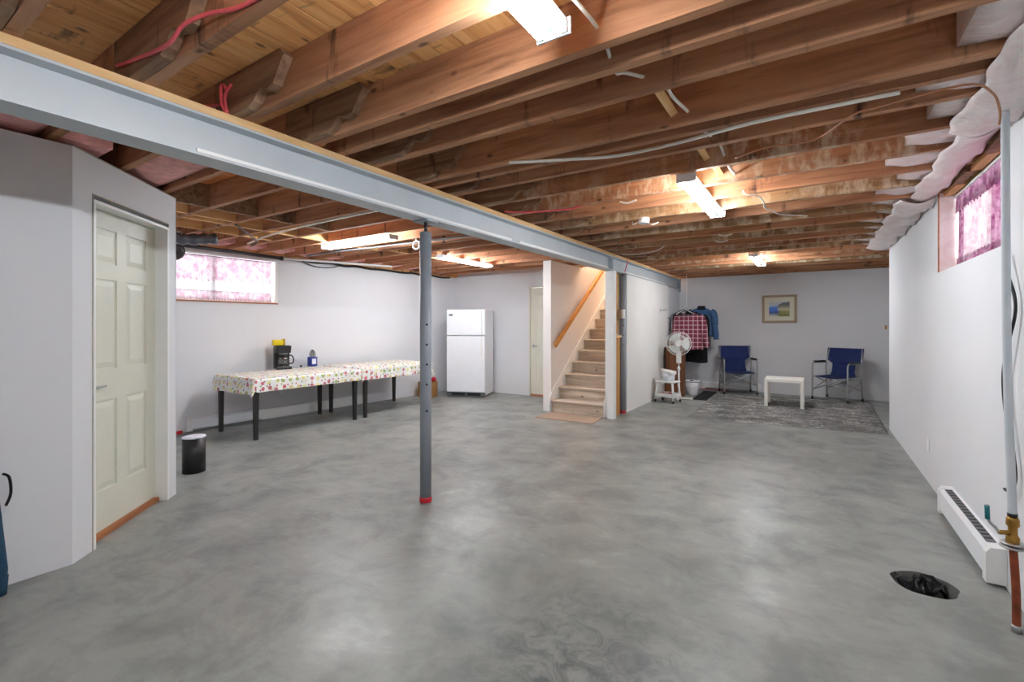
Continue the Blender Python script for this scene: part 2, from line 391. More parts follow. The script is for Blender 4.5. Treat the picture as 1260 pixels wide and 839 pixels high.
# floor with the round sump opening
def make_floor():
    b = MB(); x0, x1, y0, y1 = -7.3, 1.9, -2.9, 10.9; cx, cy, r = SUMP; h = .2; n = 40
    ring = [(cx+r*(1+.03*math.sin(5*a)+.02*math.sin(9*a+1))*math.cos(a), cy+r*(1+.03*math.sin(5*a))*math.sin(a)) for a in [2*PI*i/n for i in range(n)]]
    sq = []
    for i in range(n):
        a = 2*PI*i/n; c, s = math.cos(a), math.sin(a); k = h/max(abs(c), abs(s)); sq.append((cx+k*c, cy+k*s))
    b.add([(x, y, 0) for x, y in ring]+[(x, y, 0) for x, y in sq], [(i, n+i, n+(i+1) % n, (i+1) % n) for i in range(n)])
    for a0, a1, b0, b1 in ((x0, cx-h, y0, y1), (cx+h, x1, y0, y1), (cx-h, cx+h, y0, cy-h), (cx-h, cx+h, cy+h, y1)):
        b.add([(a0, b0, 0), (a1, b0, 0), (a1, b1, 0), (a0, b1, 0)], [(0, 1, 2, 3)])
    f = struct(b.build('floor', 'concrete'))
    p = MB(); p.add([(x, y, 0) for x, y in ring]+[(x, y, -.34) for x, y in ring], [(i, (i+1) % n, n+(i+1) % n, n+i) for i in range(n)]+[tuple(range(n, 2*n))], False)
    p.build('sump_pit', 'concrete_pit', f)
    return f
floor = make_floor()
# right wall with the window opening
b = MB()
for y0, y1, z0, z1 in ((-2.9, 3.40, 0, 2.42), (4.91, 7.74, 0, 2.42), (3.40, 4.91, 0, 1.76)):
    b.box(XR, XR+.26, y0, y1, z0, z1)
wall_right = struct(b.build('wall_right', 'white_wall'))
MB().box(XR+.125, XR+.26, -2.9, 7.74, 2.421, JT).build('sill_plate', 'stub_wood', wall_right)
struct(MB().box(1.62, 1.80, 7.60, 10.6, 0, 2.6).box(1.085, 1.63, 7.60, 7.74, 0, 2.6).build('wall_alcove', 'white_wall'))
wall_back = struct(MB().box(-3.6, 1.8, 10.6, 10.8, 0, 2.6).build('wall_back', 'white_wall'))
struct(MB().box(-7.3, 1.9, -2.9, -2.7, 0, 2.6).build('wall_front', 'white_wall'))
# left wall (askew), local y runs along it
AL = -math.atan(.05)
b = MB()
for y0, y1, z0, z1 in ((-4.95, .30, 0, 2.36), (1.90, 6.1, 0, 2.36), (.30, 1.90, 0, 1.67), (.30, 1.90, 2.295, 2.36)):
    b.box(-.25, 0, y0, y1, z0, z1)
wall_left = struct(b.build('wall_left', 'white_wall', loc=(WL(2.0), 2.0, 0), rz=AL))
MB().box(-.25, -.02, -4.95, 6.1, 2.361, JT).build('rim_board', 'block_wood', wall_left)
# wall behind the fridge, with a door opening
b = MB()
b.box(-6.9, -4.60, 7.74, 7.88, 0, 2.37).box(-3.75, -3.6, 7.74, 7.88, 0, 2.37).box(-4.60, -3.75, 7.74, 7.88, 2.10, 2.37).box(-7.0, -3.6, 7.80, 7.88, 2.37, 2.6)
struct(b.build('wall_rear_left', 'white_wall'))
# closet walls
struct(MB().box(-3.60, -3.50, -2.7, .87, 0, 2.352).build('wall_closet_side', 'white_wall'))
struct(MB().box(-7.2, -4.265, 1.56, 1.68, 0, 2.352).build('wall_closet_back', 'white_wall'))
DL = math.hypot(.77, .81); DA = math.atan2(.81, -.77)
b = MB()
b.box(0, .165, 0, .115, 0, 2.352).box(1.005, DL, 0, .115, 0, 2.352).box(.165, 1.005, 0, .115, 2.125, 2.352)
wall_door = struct(b.build('wall_closet_door', 'white_wall', loc=(-3.50, .87, 0), rz=DA))
b = MB(); b.box(.159, .1655, -.002, .004, 0, 2.13).box(1.0045, 1.011, -.002, .004, 0, 2.13).box(.159, 1.011, -.002, .004, 2.124, 2.131)
b.build('drywall_raw_edge', 'raw_edge', wall_door)
b = MB()
b.box(.0, DL, -.003, .11, 2.352, 2.358); b.build('drywall_top_edge', 'raw_edge', wall_door)

def panel_door(name, w, h, label, loc, rz, handle_x, lever_dir, swing=0, z0=.035):
    root = bpy.data.objects.new(name, None); C.objects.link(root); root.location = loc; root.rotation_euler = (0, 0, rz)
    struct(root, label, 'door')
    st, ms = .115, .10; pw = (w-2*st-ms)/2
    rows = ((.285, .86), (1.06, 1.64), (1.745, 1.965))
    xs = (st, st+pw+ms)
    # face frame of stiles and rails standing proud of the recessed field
    b = MB(); d0, d1, d2 = 0, .008, .035
    b.box(0, w, d1, d2, z0, h)
    b.box(0, st, d0, d1, z0, h).box(w-st, w, d0, d1, z0, h).box(st+pw, st+pw+ms, d0, d1, z0, h)
    zz = [z0]+[z for r in rows for z in r]+[h]
    for k in range(0, len(zz), 2):
        for x in xs: b.box(x, x+pw, d0, d1, zz[k], zz[k+1])
    b.build('slab', 'door_cream', root)
    for za, zb in rows:
        for x in xs:
            p = MB(); e = .012; g = .045
            o = [(x+e, za+e), (x+pw-e, za+e), (x+pw-e, zb-e), (x+e, zb-e)]; i = [(x+g, za+g), (x+pw-g, za+g), (x+pw-g, zb-g), (x+g, zb-g)]
            p.add([(q[0], d1, q[1]) for q in o]+[(q[0], d0+.001, q[1]) for q in i], [(0, 1, 2, 3), (4, 5, 6, 7)]+[(k, (k+1) % 4, 4+(k+1) % 4, 4+k) for k in range(4)])
            p.build('panel', 'door_cream', root)
    hd = MB(); hx = handle_x; hd.cyl((hx, 0, .96), (hx, -.012, .96), .026, 16).cyl((hx, -.01, .96), (hx, -.05, .96), .009, 10)
    hd.tube([(hx, -.047, .96), (hx+lever_dir*.03, -.05, .96), (hx+lever_dir*.105, -.046, .962)], [.010, .009, .007], 8)
    hd.build('lever_handle', 'steel', root)
    return root
# closet door set back in its jamb; local x runs along the wall
d = panel_door('door_1', .80, 2.075, 'cream six panel door with lever handle in the angled closet wall', Vector((-3.50, .87, 0))+Matrix.Rotation(DA, 3, 'Z') @ Vector((.184, .082, 0)), DA, .055, 1)
b = MB(); b.box(-.019, -.001, -.088, .04, 0, 2.09).box(.801, .82, -.088, .04, 0, 2.09).box(-.019, .82, -.088, .04, 2.08, 2.098)
b.build('jamb', 'white_trim', d)
MB().box(-.0, .80, -.03, .04, 0, .03).build('threshold', 'sill_wood', d)
d = panel_door('door_2', .80, 2.07, 'cream panel door half hidden by the stair wall', (-4.575, 7.775, 0), 0, .07, 1)
b = MB(); b.box(-.024, -.001, -.042, .05, 0, 2.098).box(.801, .824, -.042, .05, 0, 2.098).box(-.024, .824, -.042, .05, 2.075, 2.098)
b.build('jamb', 'door_cream', d)
MB().box(0, .80, -.02, .05, 0, .03).build('threshold', 'sill_wood', d)

# ---- ceiling: deck boards, joists, laps, blocking
b = MB(); b.box(-7.3, -3.46, -2.9, 10.9, 2.600, 2.64).box(-2.55, 1.9, -2.9, 10.9, 2.600, 2.64).box(-3.46, -2.55, -2.9, 7.6, 2.600, 2.64)
ceiling = struct(b.build('ceiling', 'tar_paper'))
def plank_mesh(L, mat):
    return MB().box(0, .1265, 0, L, 0, .022).build('deck_board', mat, ceiling)
protos = {}
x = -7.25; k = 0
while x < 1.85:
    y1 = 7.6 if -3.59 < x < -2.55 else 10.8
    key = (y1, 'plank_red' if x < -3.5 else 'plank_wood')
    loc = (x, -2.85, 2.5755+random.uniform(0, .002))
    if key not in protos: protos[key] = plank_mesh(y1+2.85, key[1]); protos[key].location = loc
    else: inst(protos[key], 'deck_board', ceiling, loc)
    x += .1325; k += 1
FE = [-2.0, -1.6, -1.19, -.78, -.37, .05, .455, .865, 1.278, 1.66, 1.84, 2.09, 2.52, 2.66, 2.90, 3.30]
while FE[-1] < 10.15: FE.append(FE[-1]+.405)
EXTRA = {1.84, 2.66}
JW = .045
def joist_mesh(L, mats):
    m = MB().box(0, L, -JW, 0, 0, JT-JB-.001); m.mi = [1, 0, 0, 0, 0, 0]
    return m.build('joist', mats, ceiling)
jp = {}
def joist(L, mats, loc, rot=(0, 0, 0)):
    key = (round(L, 2), mats[0])
    if key not in jp: jp[key] = joist_mesh(L, mats); jp[key].location = loc; jp[key].rotation_euler = rot
    else: inst(jp[key], 'joist', ceiling, loc, rot)
stains = {15: 'joist_stained', 16: 'joist_stained', 18: 'joist_mould', 20: 'joist_mould', 22: 'joist_mould', 24: 'joist_stained', 25: 'joist_mould', 27: 'joist_stained', 29: 'joist_mould'}
for k, fe in enumerate(FE):
    joist(3.47 if fe < 7.8 else 4.14, (stains.get(k, 'joist_wood'), stains.get(k, 'joist_wood')), (-2.52, fe, JB))
joist(4.14, ('joist_wood', 'joist_wood'), (-2.52, 10.58, JB))
lap_src = []
for v in range(3):
    e = (0, .10, -.06)[v]
    poly = [(-2.56, 0), (-2.20+e, 0), (-2.15+e, .02), (-2.10+e, .065), (-2.07+e, .06), (-2.03+e, .045), (-1.985+e, .06), (-1.93+e, .13), (-1.90+e, .165), (-1.93+e, .198), (-2.56, .198)]
    o = MB().prism(poly, 1, -JW, 0).build('joist_lap', 'stub_wood', ceiling); o.location = (0, 1, JB); lap_src.append(o)
used = set(); n_lap = 0
for k, fe in enumerate(FE):
    if fe in EXTRA or fe > 7.65: continue
    fl = fe-JW-.003
    v = n_lap % 3; n_lap += 1
    if v not in used: used.add(v); lap_src[v].location = (0, fl, JB+.0005)
    else: inst(lap_src[v], 'joist_lap', ceiling, (0, fl, JB+.0005))
    joist(4.50, ('joist_wood', 'joist_wood'), (-7.07, fl, JB))
for fe in FE:
    if fe > 7.65:          # laps continue over the beam beside the stairwell
        inst(lap_src[n_lap % 3], 'joist_lap', ceiling, (0, fe-JW-.003, JB+.0005)); n_lap += 1
# blocking between joists (boards running along y)
bp = {}
def blocking(x, ya, yb, mat='block_wood', dz=0, h=.196, tilt=0):
    L = round(yb-ya, 3); key = (L, mat, h)
    if key not in bp:
        bp[key] = MB().box(-.019, .019, 0, L, 0, h).build('blocking', mat, ceiling); o = bp[key]; o.location = (x, ya, JB+dz); o.rotation_euler = (0, tilt, 0)
    else: inst(bp[key], 'blocking', ceiling, (x, ya, JB+dz), (0, tilt, 0))
FL = [fe-JW-.003 for fe in FE if fe not in EXTRA]
for i in range(len(FL)-1):
    a, c = FL[i]+.001, FL[i+1]-JW-.001
    if 1.5 < a < 4.2:
        blocking(-5.05, a, c, 'block_wood', .0)
        if a < 3.2: blocking(-5.55, a, c, 'block_wood', .0); blocking(-4.45, a, c, 'stub_wood', .0)
        if a < 2.2: blocking(-4.85, a, c, 'block_wood', .0)
    if 4.2 < a < 6.3 and i % 2 == 0: blocking(-4.9, a, c, 'block_wood', .0)
for (xx, ya, yb) in ((-.60, 2.091, 2.474), (-.58, 2.901, 3.254), (-.56, 3.301, 3.659), (-.5, 7.351, 7.70)):
    blocking(xx, ya, yb, 'block_wood', .05, .145, -.45)
# header around the stair opening
MB().box(-3.46, -2.56, 7.56, 7.60, JB, JT).build('stair_header', 'block_wood', ceiling)

# ---- stairwell
sw = MB(); sw.box(-3.60, -3.462, 6.50, 10.6, 0, 2.372).box(-3.60, -3.462, 7.7, 10.6, 2.372, 2.64).box(-3.60, -3.462, 7.6, 10.8, 2.64, 4.9)
wall_stairs = struct(sw.build('wall_stairs_left', 'warm_wall'))
b = MB(); b.box(-2.562, -2.46, 6.50, 6.60, 0, 2.13).box(-2.505, -2.405, 6.43, 6.53, 0, 2.135)
struct(b.build('wall_stairs_newel', 'white_trim'))
b = MB(); b.box(-2.562, -2.548, 6.60, 9.47, 0, 2.135)
b.box(-2.548, -2.42, 7.03, 9.47, 0, 2.135)
struct(b.build('wall_stairs_right', 'drywall'))
b = MB(); b.box(-2.545, -2.455, 9.5, 10.6, 0, 2.13)
struct(b.build('wall_stairs_closing', 'white_wall'))
b = MB(); b.box(-2.56, -2.50, 7.6, 10.8, 2.64, 4.9).box(-3.60, -2.50, 7.5, 7.6, 2.64, 4.9).box(-3.60, -2.5, 10.6, 10.8, 2.55, 4.9).box(-3.65, -2.45, 7.45, 10.85, 4.9, 5.0)
struct(b.build('wall_stairwell_upper', 'warm_wall'))
stairs = thing('staircase', 'carpeted staircase with weathered wood risers climbing between white walls', 'staircase', (-3.0, 6.5, 0))
RISE, RUN = .184, .25
tp = rp = None
for i in range(13):
    y, z = i*RUN, (i+1)*RISE
    if tp is None:
        prof = [(-.03, -.012), (-.022, -.034), (0, -.036), (.285, -.036), (.285, 0), (-.012, 0), (-.027, -.004)]
        tp = MB().prism(prof, 0, -.445, .435).build('tread', 'carpet_tread', stairs); tp.location = (0, y, z)
        rp = MB().box(-.443, .433, 0, .02, -.148, 0).build('riser', 'riser_wood', stairs); rp.location = (0, y, z-.0365)
    else:
        inst(tp, 'tread', stairs, (0, y, z)); inst(rp, 'riser', stairs, (0, y, z-.0365))
sk = [(-.07, 0), (-.07, .22), (0, .30), (3.2, .30+3.2*RISE/RUN), (3.2, 3.2*RISE/RUN-.1), (.2, 0)]
MB().prism(sk, 0, -.461, -.446).build('skirt_board', 'white_trim', stairs)
b = MB(); b.prism(sk, 0, .436, .437); b.build('skirt_board', 'white_trim', stairs)
hr = thing('handrail', 'honey coloured wooden handrail sloping up the stair wall', 'handrail', (-3.46, 6.5, 0))
b = MB(); p0, p1 = Vector((.065, .02, 1.03)), Vector((.065, 2.6, 1.03+2.58*.70)); b.bar(p0, p1, .04, .075); b.build('rail', 'rail_wood', hr, bevel=.008)
for t in (.12, .5, .88):
    q = p0.lerp(p1, t); MB().tube([(0.001, q.y, q.z-.09), (.04, q.y, q.z-.09), (.065, q.y, q.z-.04)], .007, 6).build('bracket', 'steel', hr)
# exposed framing at the stair wall end
MB().box(-2.545, -2.455, 6.60, 6.638, 0, 2.13).build('wall_stud', 'stud_wood', None)
o = bpy.data.objects['wall_stud']; tag(o, 'bare upright wooden stud behind the white stair column', 'stud')
o = MB().box(-2.545, -2.47, 6.64, 6.86, 0, 1.16).box(-2.545, -2.49, 6.64, 6.86, 1.22, 2.13).build('stud_panel', 'stud_wood'); tag(o, 'bare honey coloured wood boarding between stair column and grey post', 'panel')
o = MB().box(-2.547, -2.44, 6.64, 6.86, 1.165, 1.20).build('nogging', 'plate_wood'); tag(o, 'short pale cross block between stair studs', 'block')
lp = thing('stairwell_lamp_offscreen', 'round warm globe lamp at the top of the stairwell', 'lamp', (-3.0, 9.3, 4.9))
MB().lathe([(.08, 0), (.08, -.03), (.03, -.05)], 20).build('canopy', 'lamp_metal', lp)
MB().lathe([(.02, -.05), (.09, -.08), (.12, -.14), (.09, -.21), (.02, -.235)], 20).build('globe', 'bulb_warm', lp)

# ---- windows
def curtain(name, parent, w, z0, z1, x, mat, folds, amp, y0):
    def fn(u, v):
        y = y0+u*w; z = z0+v*(z1-z0)
        return (x+amp*math.sin(folds*2*PI*u+1.3*math.sin(5*u))*(1-.35*v), y, z+.012*math.sin(folds*4*PI*u)*(1-v))
    return MB().grid(fn, int(folds*14), 5).build(name, mat, parent)
w1 = bpy.data.objects.new('window_1', None); C.objects.link(w1); w1.location = wall_left.location; w1.rotation_euler = wall_left.rotation_euler
struct(w1, 'slider window with pale pink lace curtain above the tables', 'window')
b = MB(); 
b.box(-.16, -.10, .301, 1.899, 1.671, 1.715).box(-.16, -.10, .301, 1.899, 2.25, 2.294).box(-.16, -.10, .301, .35, 1.715, 2.25).box(-.16, -.10, 1.85, 1.899, 1.715, 2.25)
b.build('frame', 'white_plastic', w1)
MB().box(-.15, -.105, 1.05, 1.11, 1.715, 2.25).build('meeting_rail', 'white_plastic', w1)
for y0, y1 in ((.35, 1.05), (1.11, 1.85)): MB().box(-.132, -.126, y0, y1, 1.715, 2.25).build('pane', 'pane_glass', w1)
b = MB(); b.box(-.10, .006, 1.862, 1.899, 1.671, 2.294).box(-.10, .006, .301, 1.862, 2.272, 2.294); b.build('reveal', 'white_trim', w1)
MB().box(-.10, .012, .301, 1.899, 1.655, 1.672).build('sill', 'sill_wood', w1)
MB().tube([(-.05, .33, 2.262), (-.05, 1.85, 2.262)], .006, 8).build('curtain_rod', 'lace_deep', w1)
curtain('lace_valance', w1, 1.50, 1.94, 2.262, -.052, 'lace_valance', 22, .012, .33)
curtain('sheer_panel', w1, 1.50, 1.80, 1.945, -.058, 'lace_sheer', 20, .008, .33)
curtain('lace_hem', w1, 1.50, 1.695, 1.81, -.052, 'lace_valance', 22, .010, .33)
w2 = bpy.data.objects.new('window_2', None); C.objects.link(w2); w2.location = (XR, 3.40, 0)
struct(w2, 'deep set basement window with purple pink curtains in the right wall', 'window')
b = MB(); b.box(.19, .25, .001, 1.509, 1.761, 1.81).box(.19, .25, .001, 1.509, 2.37, 2.42).box(.19, .25, .001, .05, 1.81, 2.37).box(.19, .25, 1.459, 1.509, 1.81, 2.37)
b.build('frame', 'white_plastic', w2)
MB().box(.20, .245, .72, .77, 1.81, 2.37).build('meeting_rail', 'white_plastic', w2)
for y0, y1 in ((.05, .72), (.77, 1.459)): MB().box(.216, .222, y0, y1, 1.81, 2.37).build('pane', 'pane_glass', w2)
MB().box(.004, .19, 1.497, 1.509, 1.761, 2.42).build('reveal', 'vapour_plastic', w2)
MB().box(-.004, .02, 1.505, 1.516, 1.761, 2.44).build('reveal_bead', 'sill_wood', w2)
MB().tube([(.125, .03, 2.30), (.125, 1.49, 2.30)], .008, 8).build('curtain_rod', 'white_trim', w2)
curtain('curtain_border', w2, .16, 1.80, 2.28, .12, 'lace_deep', 3, .012, 1.32)
curtain('curtain_panel', w2, .60, 1.84, 2.28, .12, 'lace_pink', 9, .016, .72)
curtain('curtain_border', w2, .68, 1.80, 2.28, .125, 'lace_deep', 9, .016, .03)
curtain('valance', w2, 1.46, 2.215, 2.325, .105, 'lace_deep', 20, .012, .03)
curtain('hem_border', w2, 1.46, 1.785, 1.86, .112, 'lace_deep', 20, .014, .03)
MB().box(.10, .185, .001, 1.509, 2.346, 2.42).build('header', 'block_wood', w2)
MB().box(.09, .15, .03, 1.49, 2.325, 2.345).build('pelmet', 'white_trim', w2)

# ================================================================== BEAM, POSTS, LAMPS
bm_ = thing('steel_beam', 'long grey painted steel I-beam carrying the joists', 'beam', (-2.475, 0, 0))
b = MB(); t = .009
b.box(-.075, .075, -2.7, 10.45, 2.137, 2.137+.012).box(-.075, .075, -2.7, 10.45, 2.325, 2.337).box(-t/2, t/2, -2.7, 10.45, 2.149, 2.325)
b.build('i_section', 'beam_grey', bm_)
MB().box(-.077, .077, -2.7, 10.47, 2.3375, 2.3745).build('timber_plate', 'plate_wood', bm_)
MB().box(-.07, .07, 6.40, 6.41, 2.15, 2.324).build('stiffener', 'beam_grey', bm_)
b = MB(); b.box(-.075, .075, 10.45, 10.462, 2.08, 2.337).cyl((.04, 10.44, 2.2), (.04, 10.45, 2.2), .012).cyl((.04, 10.44, 2.28), (.04, 10.45, 2.28), .012)
b.build('end_plate', 'post_grey', bm_)
def beam_strip(y0, y1, z, x, label, r=.008):
    o = MB().box(-r*.6, r*.6, 0, y1-y0, -r, r).build('cable_cover', 'white_trim', loc=(x, y0, z)); tag(o, label, 'cable cover')
beam_strip(1.03, 3.72, 2.158, -2.404, 'long white cable cover lying along the lower flange of the beam')
beam_strip(3.86, 6.2, 2.158, -2.404, 'white cable cover on the beam flange before the stair column')
beam_strip(4.2, 5.7, 2.168, -2.43, 'second thin white strip lying behind on the beam flange', .006)
beam_strip(6.9, 9.2, 2.158, -2.404, 'white cable cover on the beam flange above the unpainted drywall')

def jack_post(loc, h, name_label, holes, z_tube, face):
    p = thing('support_post', name_label, 'post', loc); r = .043
    tb = MB(); tb.cyl((0, 0, .012), (0, 0, z_tube), r, 24); tb.build('tube', 'post_grey', p)
    MB().lathe([(r+.001, .006), (r+.003, .012), (r+.003, .042), (r+.0005, .046)], 24).build('painted_foot', 'red_paint', p)
    MB().lathe([(.046, 0), (.046, .006)], 24).build('base_plate', 'post_grey', p)
    if z_tube < h-.02:
        MB().cyl((0, 0, z_tube), (0, 0, h-.012), .013, 12).build('screw', 'pipe_black', p)
        MB().box(-.07, .07, -.06, .06, h-.012, h-.001).build('top_plate', 'post_grey', p)
    else: MB().box(-.045, .045, -.045, .045, h-.07, h-.001).build('top_plate', 'red_paint', p)
    fx, fy = math.cos(face), math.sin(face)
    for z in holes:
        MB().cyl((fx*(r-.004), fy*(r-.004), z), (fx*(r+.0012), fy*(r+.0012), z), .0085, 12).build('pin_hole', 'black_plastic', p)
    return p
jack_post((-2.475, 2.63, 0), 2.137, 'grey adjustable steel post with red painted foot in mid floor', (1.05, 1.20, 1.35, .90, .70), 2.05, -.62)
jack_post((-2.455, 6.945, 0), 2.137, 'grey steel post with red foot beside the unpainted drywall', (1.05, 1.20, 1.35), 2.1, -1.0)
eb = thing('switch_box', 'grey electrical box with white cover fixed to the post beside the stairs', 'switch box', (-2.43, 6.87, 1.45))
MB().box(-.06, -.005, -.05, .02, 0, .13).build('box', 'steel', eb); MB().box(-.005, .03, -.05, .035, .005, .14).build('cover', 'white_plastic', eb, bevel=.006)

def lamp(loc, rz, label, glow='tube_glow'):
    L = 1.24; t = thing('fluorescent_lamp', label, 'ceiling lamp', loc, rz, 'twin tube ceiling lamps')
    b = MB(); b.prism([(-.050, .030), (-.050, .054), (.050, .054), (.050, .030), (.026, .020), (-.026, .020)], 1, 0, L); b.build('housing', 'lamp_metal', t)
    MB().box(-.024, .024, .02, L-.02, .012, .020).build('ballast_cover', 'lamp_spine', t)
    for y in (-.004, L-.004): MB().box(-.064, .064, y, y+.008, 0, .056).build('end_plate', 'lamp_metal', t)
    for x in (-.044, .044):
        MB().cyl((x, .022, .012), (x, L-.022, .012), .0128, 12).build('tube', glow, t)
        for y in (.005, L-.022): MB().box(x-.012, x+.012, y, y+.016, .002, .036).build('socket', 'lamp_metal', t)
    return t
lamp((-.745, .18, 2.32), 0, 'bright twin tube strip lamp nearest the thick wooden deck opening')
lamp((-.725, 3.31, 2.32), 0, 'bright twin tube strip lamp above the middle of the floor')
lamp((-.71, 7.42, 2.32), 0, 'bright twin tube strip lamp over the grey rug')
lamp((-4.0, 3.73, 2.32), PI/2, 'bright strip lamp running crosswise above the covered tables')
lamp((-4.55, 5.13, 2.32), 0, 'bright strip lamp on the ceiling in front of the fridge')

# ================================================================== FURNITURE
def table(label, y0, y1, x0, x1, h):
    t = thing('dining_table', label, 'table', ((x0+x1)/2, (y0+y1)/2, 0)); hx, hy = (x1-x0)/2, (y1-y0)/2
    MB().box(-hx, hx, -hy, hy, h-.022, h).build('table_top', 'table_black', t)
    b = MB(); a = .04
    for s in (-1, 1): b.box(-hx+a, hx-a, s*(hy-a)-.01, s*(hy-a)+.01, h-.09, h-.022).box(s*(hx-a)-.01, s*(hx-a)+.01, -hy+a, hy-a, h-.09, h-.022)
    b.build('apron', 'table_black', t)
    for sx in (-1, 1):
        for sy in (-1, 1):
            x, y = sx*(hx-.045), sy*(hy-.045); w, w2 = .028, .02
            vs = [(x+i*w2, y+j*w2, 0) for j in (-1, 1) for i in (-1, 1)]+[(x+i*w, y+j*w, h-.022) for j in (-1, 1) for i in (-1, 1)]
            MB().add(vs, [(0, 2, 3, 1), (4, 5, 7, 6), (0, 1, 5, 4), (2, 6, 7, 3), (0, 4, 6, 2), (1, 3, 7, 5)]).build('leg', 'table_black', t)
def tablecloth(label, x0, x1, y0, y1, h, over, bunch=0, seed=0):
    ox0, ox1, oy0, oy1 = over; nx, ny = 36, 64; W_, H_ = x1-x0+ox0+ox1, y1-y0+oy0+oy1; rn = random.Random(seed); ph = rn.uniform(0, 6)
    def fn(u, v):
        X, Y = x0-ox0+u*W_, y0-oy0+v*H_
        cx, cy = min(max(X, x0), x1), min(max(Y, y0), y1); dx, dy = X-cx, Y-cy
        r = math.hypot(dx, dy); z = h+.003
        if r > 0:
            drop = max(abs(dx), abs(dy)) if not (dx and dy) else r*.93
            flare = .012+.05*drop
            if dx and dy: flare = .02+.25*min(abs(dx), abs(dy))
            wav = .010*drop/.18*(math.sin(17*Y+ph)+.6*math.sin(29*Y+ph*2)) if abs(dx) >= abs(dy) else .010*drop/.18*(math.sin(21*X+ph))
            nx_, ny_ = dx/r, dy/r
            return (cx+nx_*(flare+wav), cy+ny_*(flare+wav), z-drop+.01*min(1, drop*10))
        e = .004*math.sin(9*X+ph)*math.sin(7*Y)
        if bunch and Y-y0 < .18: e += bunch*(.5+.5*math.sin(26*X+ph))*(1-(Y-y0)/.18)
        return (X, Y, z+abs(e))
    o = MB().grid(fn, nx, ny, True, uvfn=lambda u, v: (u*W_, v*H_)).build('tablecloth', 'fruit_print'); tag(o, label, 'tablecloth')
    return o
TH = .722
table('black legged table under a fruit print cloth, carrying the coffee maker', 2.94, 4.44, -6.36, -5.46, TH)
table('black legged table under a fruit print cloth, standing nearer the fridge', 4.535, 5.92, -6.34, -5.46, TH)
tablecloth('white fruit print tablecloth beneath the coffee maker', -6.36, -5.46, 2.94, 4.44, TH, (.06, .17, .20, .035), 0, 3)
tablecloth('white fruit print tablecloth gathered in a bunch at one end, nearer the fridge', -6.34, -5.46, 4.50, 5.92, TH+.012, (.05, .19, .15, .20), .03, 5)
ZT = TH+.008
cm = thing('coffee_maker', 'black drip coffee maker with glass carafe on the table', 'coffee maker', (-6.36, 3.83, ZT), math.radians(70))
MB().box(-.10, .10, -.13, .12, 0, .035).build('base', 'black_plastic', cm, bevel=.01)
MB().box(-.10, .10, .03, .12, .035, .32).build('water_tank', 'black_plastic', cm, bevel=.01)
MB().prism([(-.10, .33), (.12, .33), (.12, .22), (.02, .22), (-.06, .225)], 0, -.098, .098).build('brew_head', 'black_plastic', cm, bevel=.01)
MB().lathe([(.05, .212), (.068, .222)], 20, (0, -.045, 0)).build('filter_basket', 'steel', cm)
MB().lathe([(.066, .035), (.066, .041)], 20, (0, -.045, 0)).build('hot_plate', 'steel', cm)
cf = MB().lathe([(.05, .042), (.07, .075), (.072, .11), (.055, .16), (.045, .18)], 24, (0, -.045, 0)).build('carafe', 'smoke_glass', cm)
MB().lathe([(.05, .178), (.052, .20), (.03, .208)], 24, (0, -.045, 0)).build('carafe_lid', 'black_plastic', cf)
MB().tube(smoothpath([(.045, -.06, .19), (.10, -.085, .19), (.125, -.095, .14), (.115, -.09, .085), (.07, -.065, .075)]), .009, 8).build('carafe_handle', 'black_plastic', cf)
yb = thing('coffee_packet', 'yellow coffee packet lying on top of the coffee maker', 'packet', (-6.40, 3.79, ZT+.331), math.radians(70))
MB().box(-.075, .06, -.045, .05, 0, .085).build('packet', 'yellow', yb, bevel=.015); MB().box(.060, .085, -.045, .05, .003, .095).build('folded_end', 'yellow_dark', yb, bevel=.006)
bt = thing('coffee_tin', 'blue tin with pale printed label on the table', 'tin', (-6.40, 4.33, ZT), math.radians(70))
MB().lathe([(.068, 0), (.07, .006), (.07, .135), (.066, .142)], 28).build('tin_body', 'blue_tin', bt)
b = MB(); n = 8
b.add([(.0708*math.cos(-1.9+.11*i), .0708*math.sin(-1.9+.11*i), z) for z in (.035, .115) for i in range(n+1)], [(i, i+1, n+2+i, n+1+i) for i in range(n)], True); b.build('tin_label', 'label_white', bt)
jr = thing('glass_jar', 'small clear jar with dark wire clasp standing on the blue tin', 'jar', (-6.40, 4.33, ZT+.142), math.radians(70))
MB().lathe([(.036, 0), (.04, .012), (.04, .055), (.03, .085), (.012, .098)], 20).build('jar_body', 'smoke_glass', jr)
for a in (0, PI/2): MB().tube([(.043*math.cos(a)*math.cos(t), .043*math.sin(a)*math.cos(t), .012+.092*math.sin(t)) for t in [PI*i/12 for i in range(13)]], .004, 6).build('wire_clasp', 'cable_black', jr)
o = MB().lathe([(.014, 0), (.016, .012), (.012, .03), (.006, .036)], 12).build('salt_shaker', 'cable_black', loc=(-6.37, 4.12, ZT)); tag(o, 'tiny dark shaker between the coffee maker and the blue tin', 'shaker')

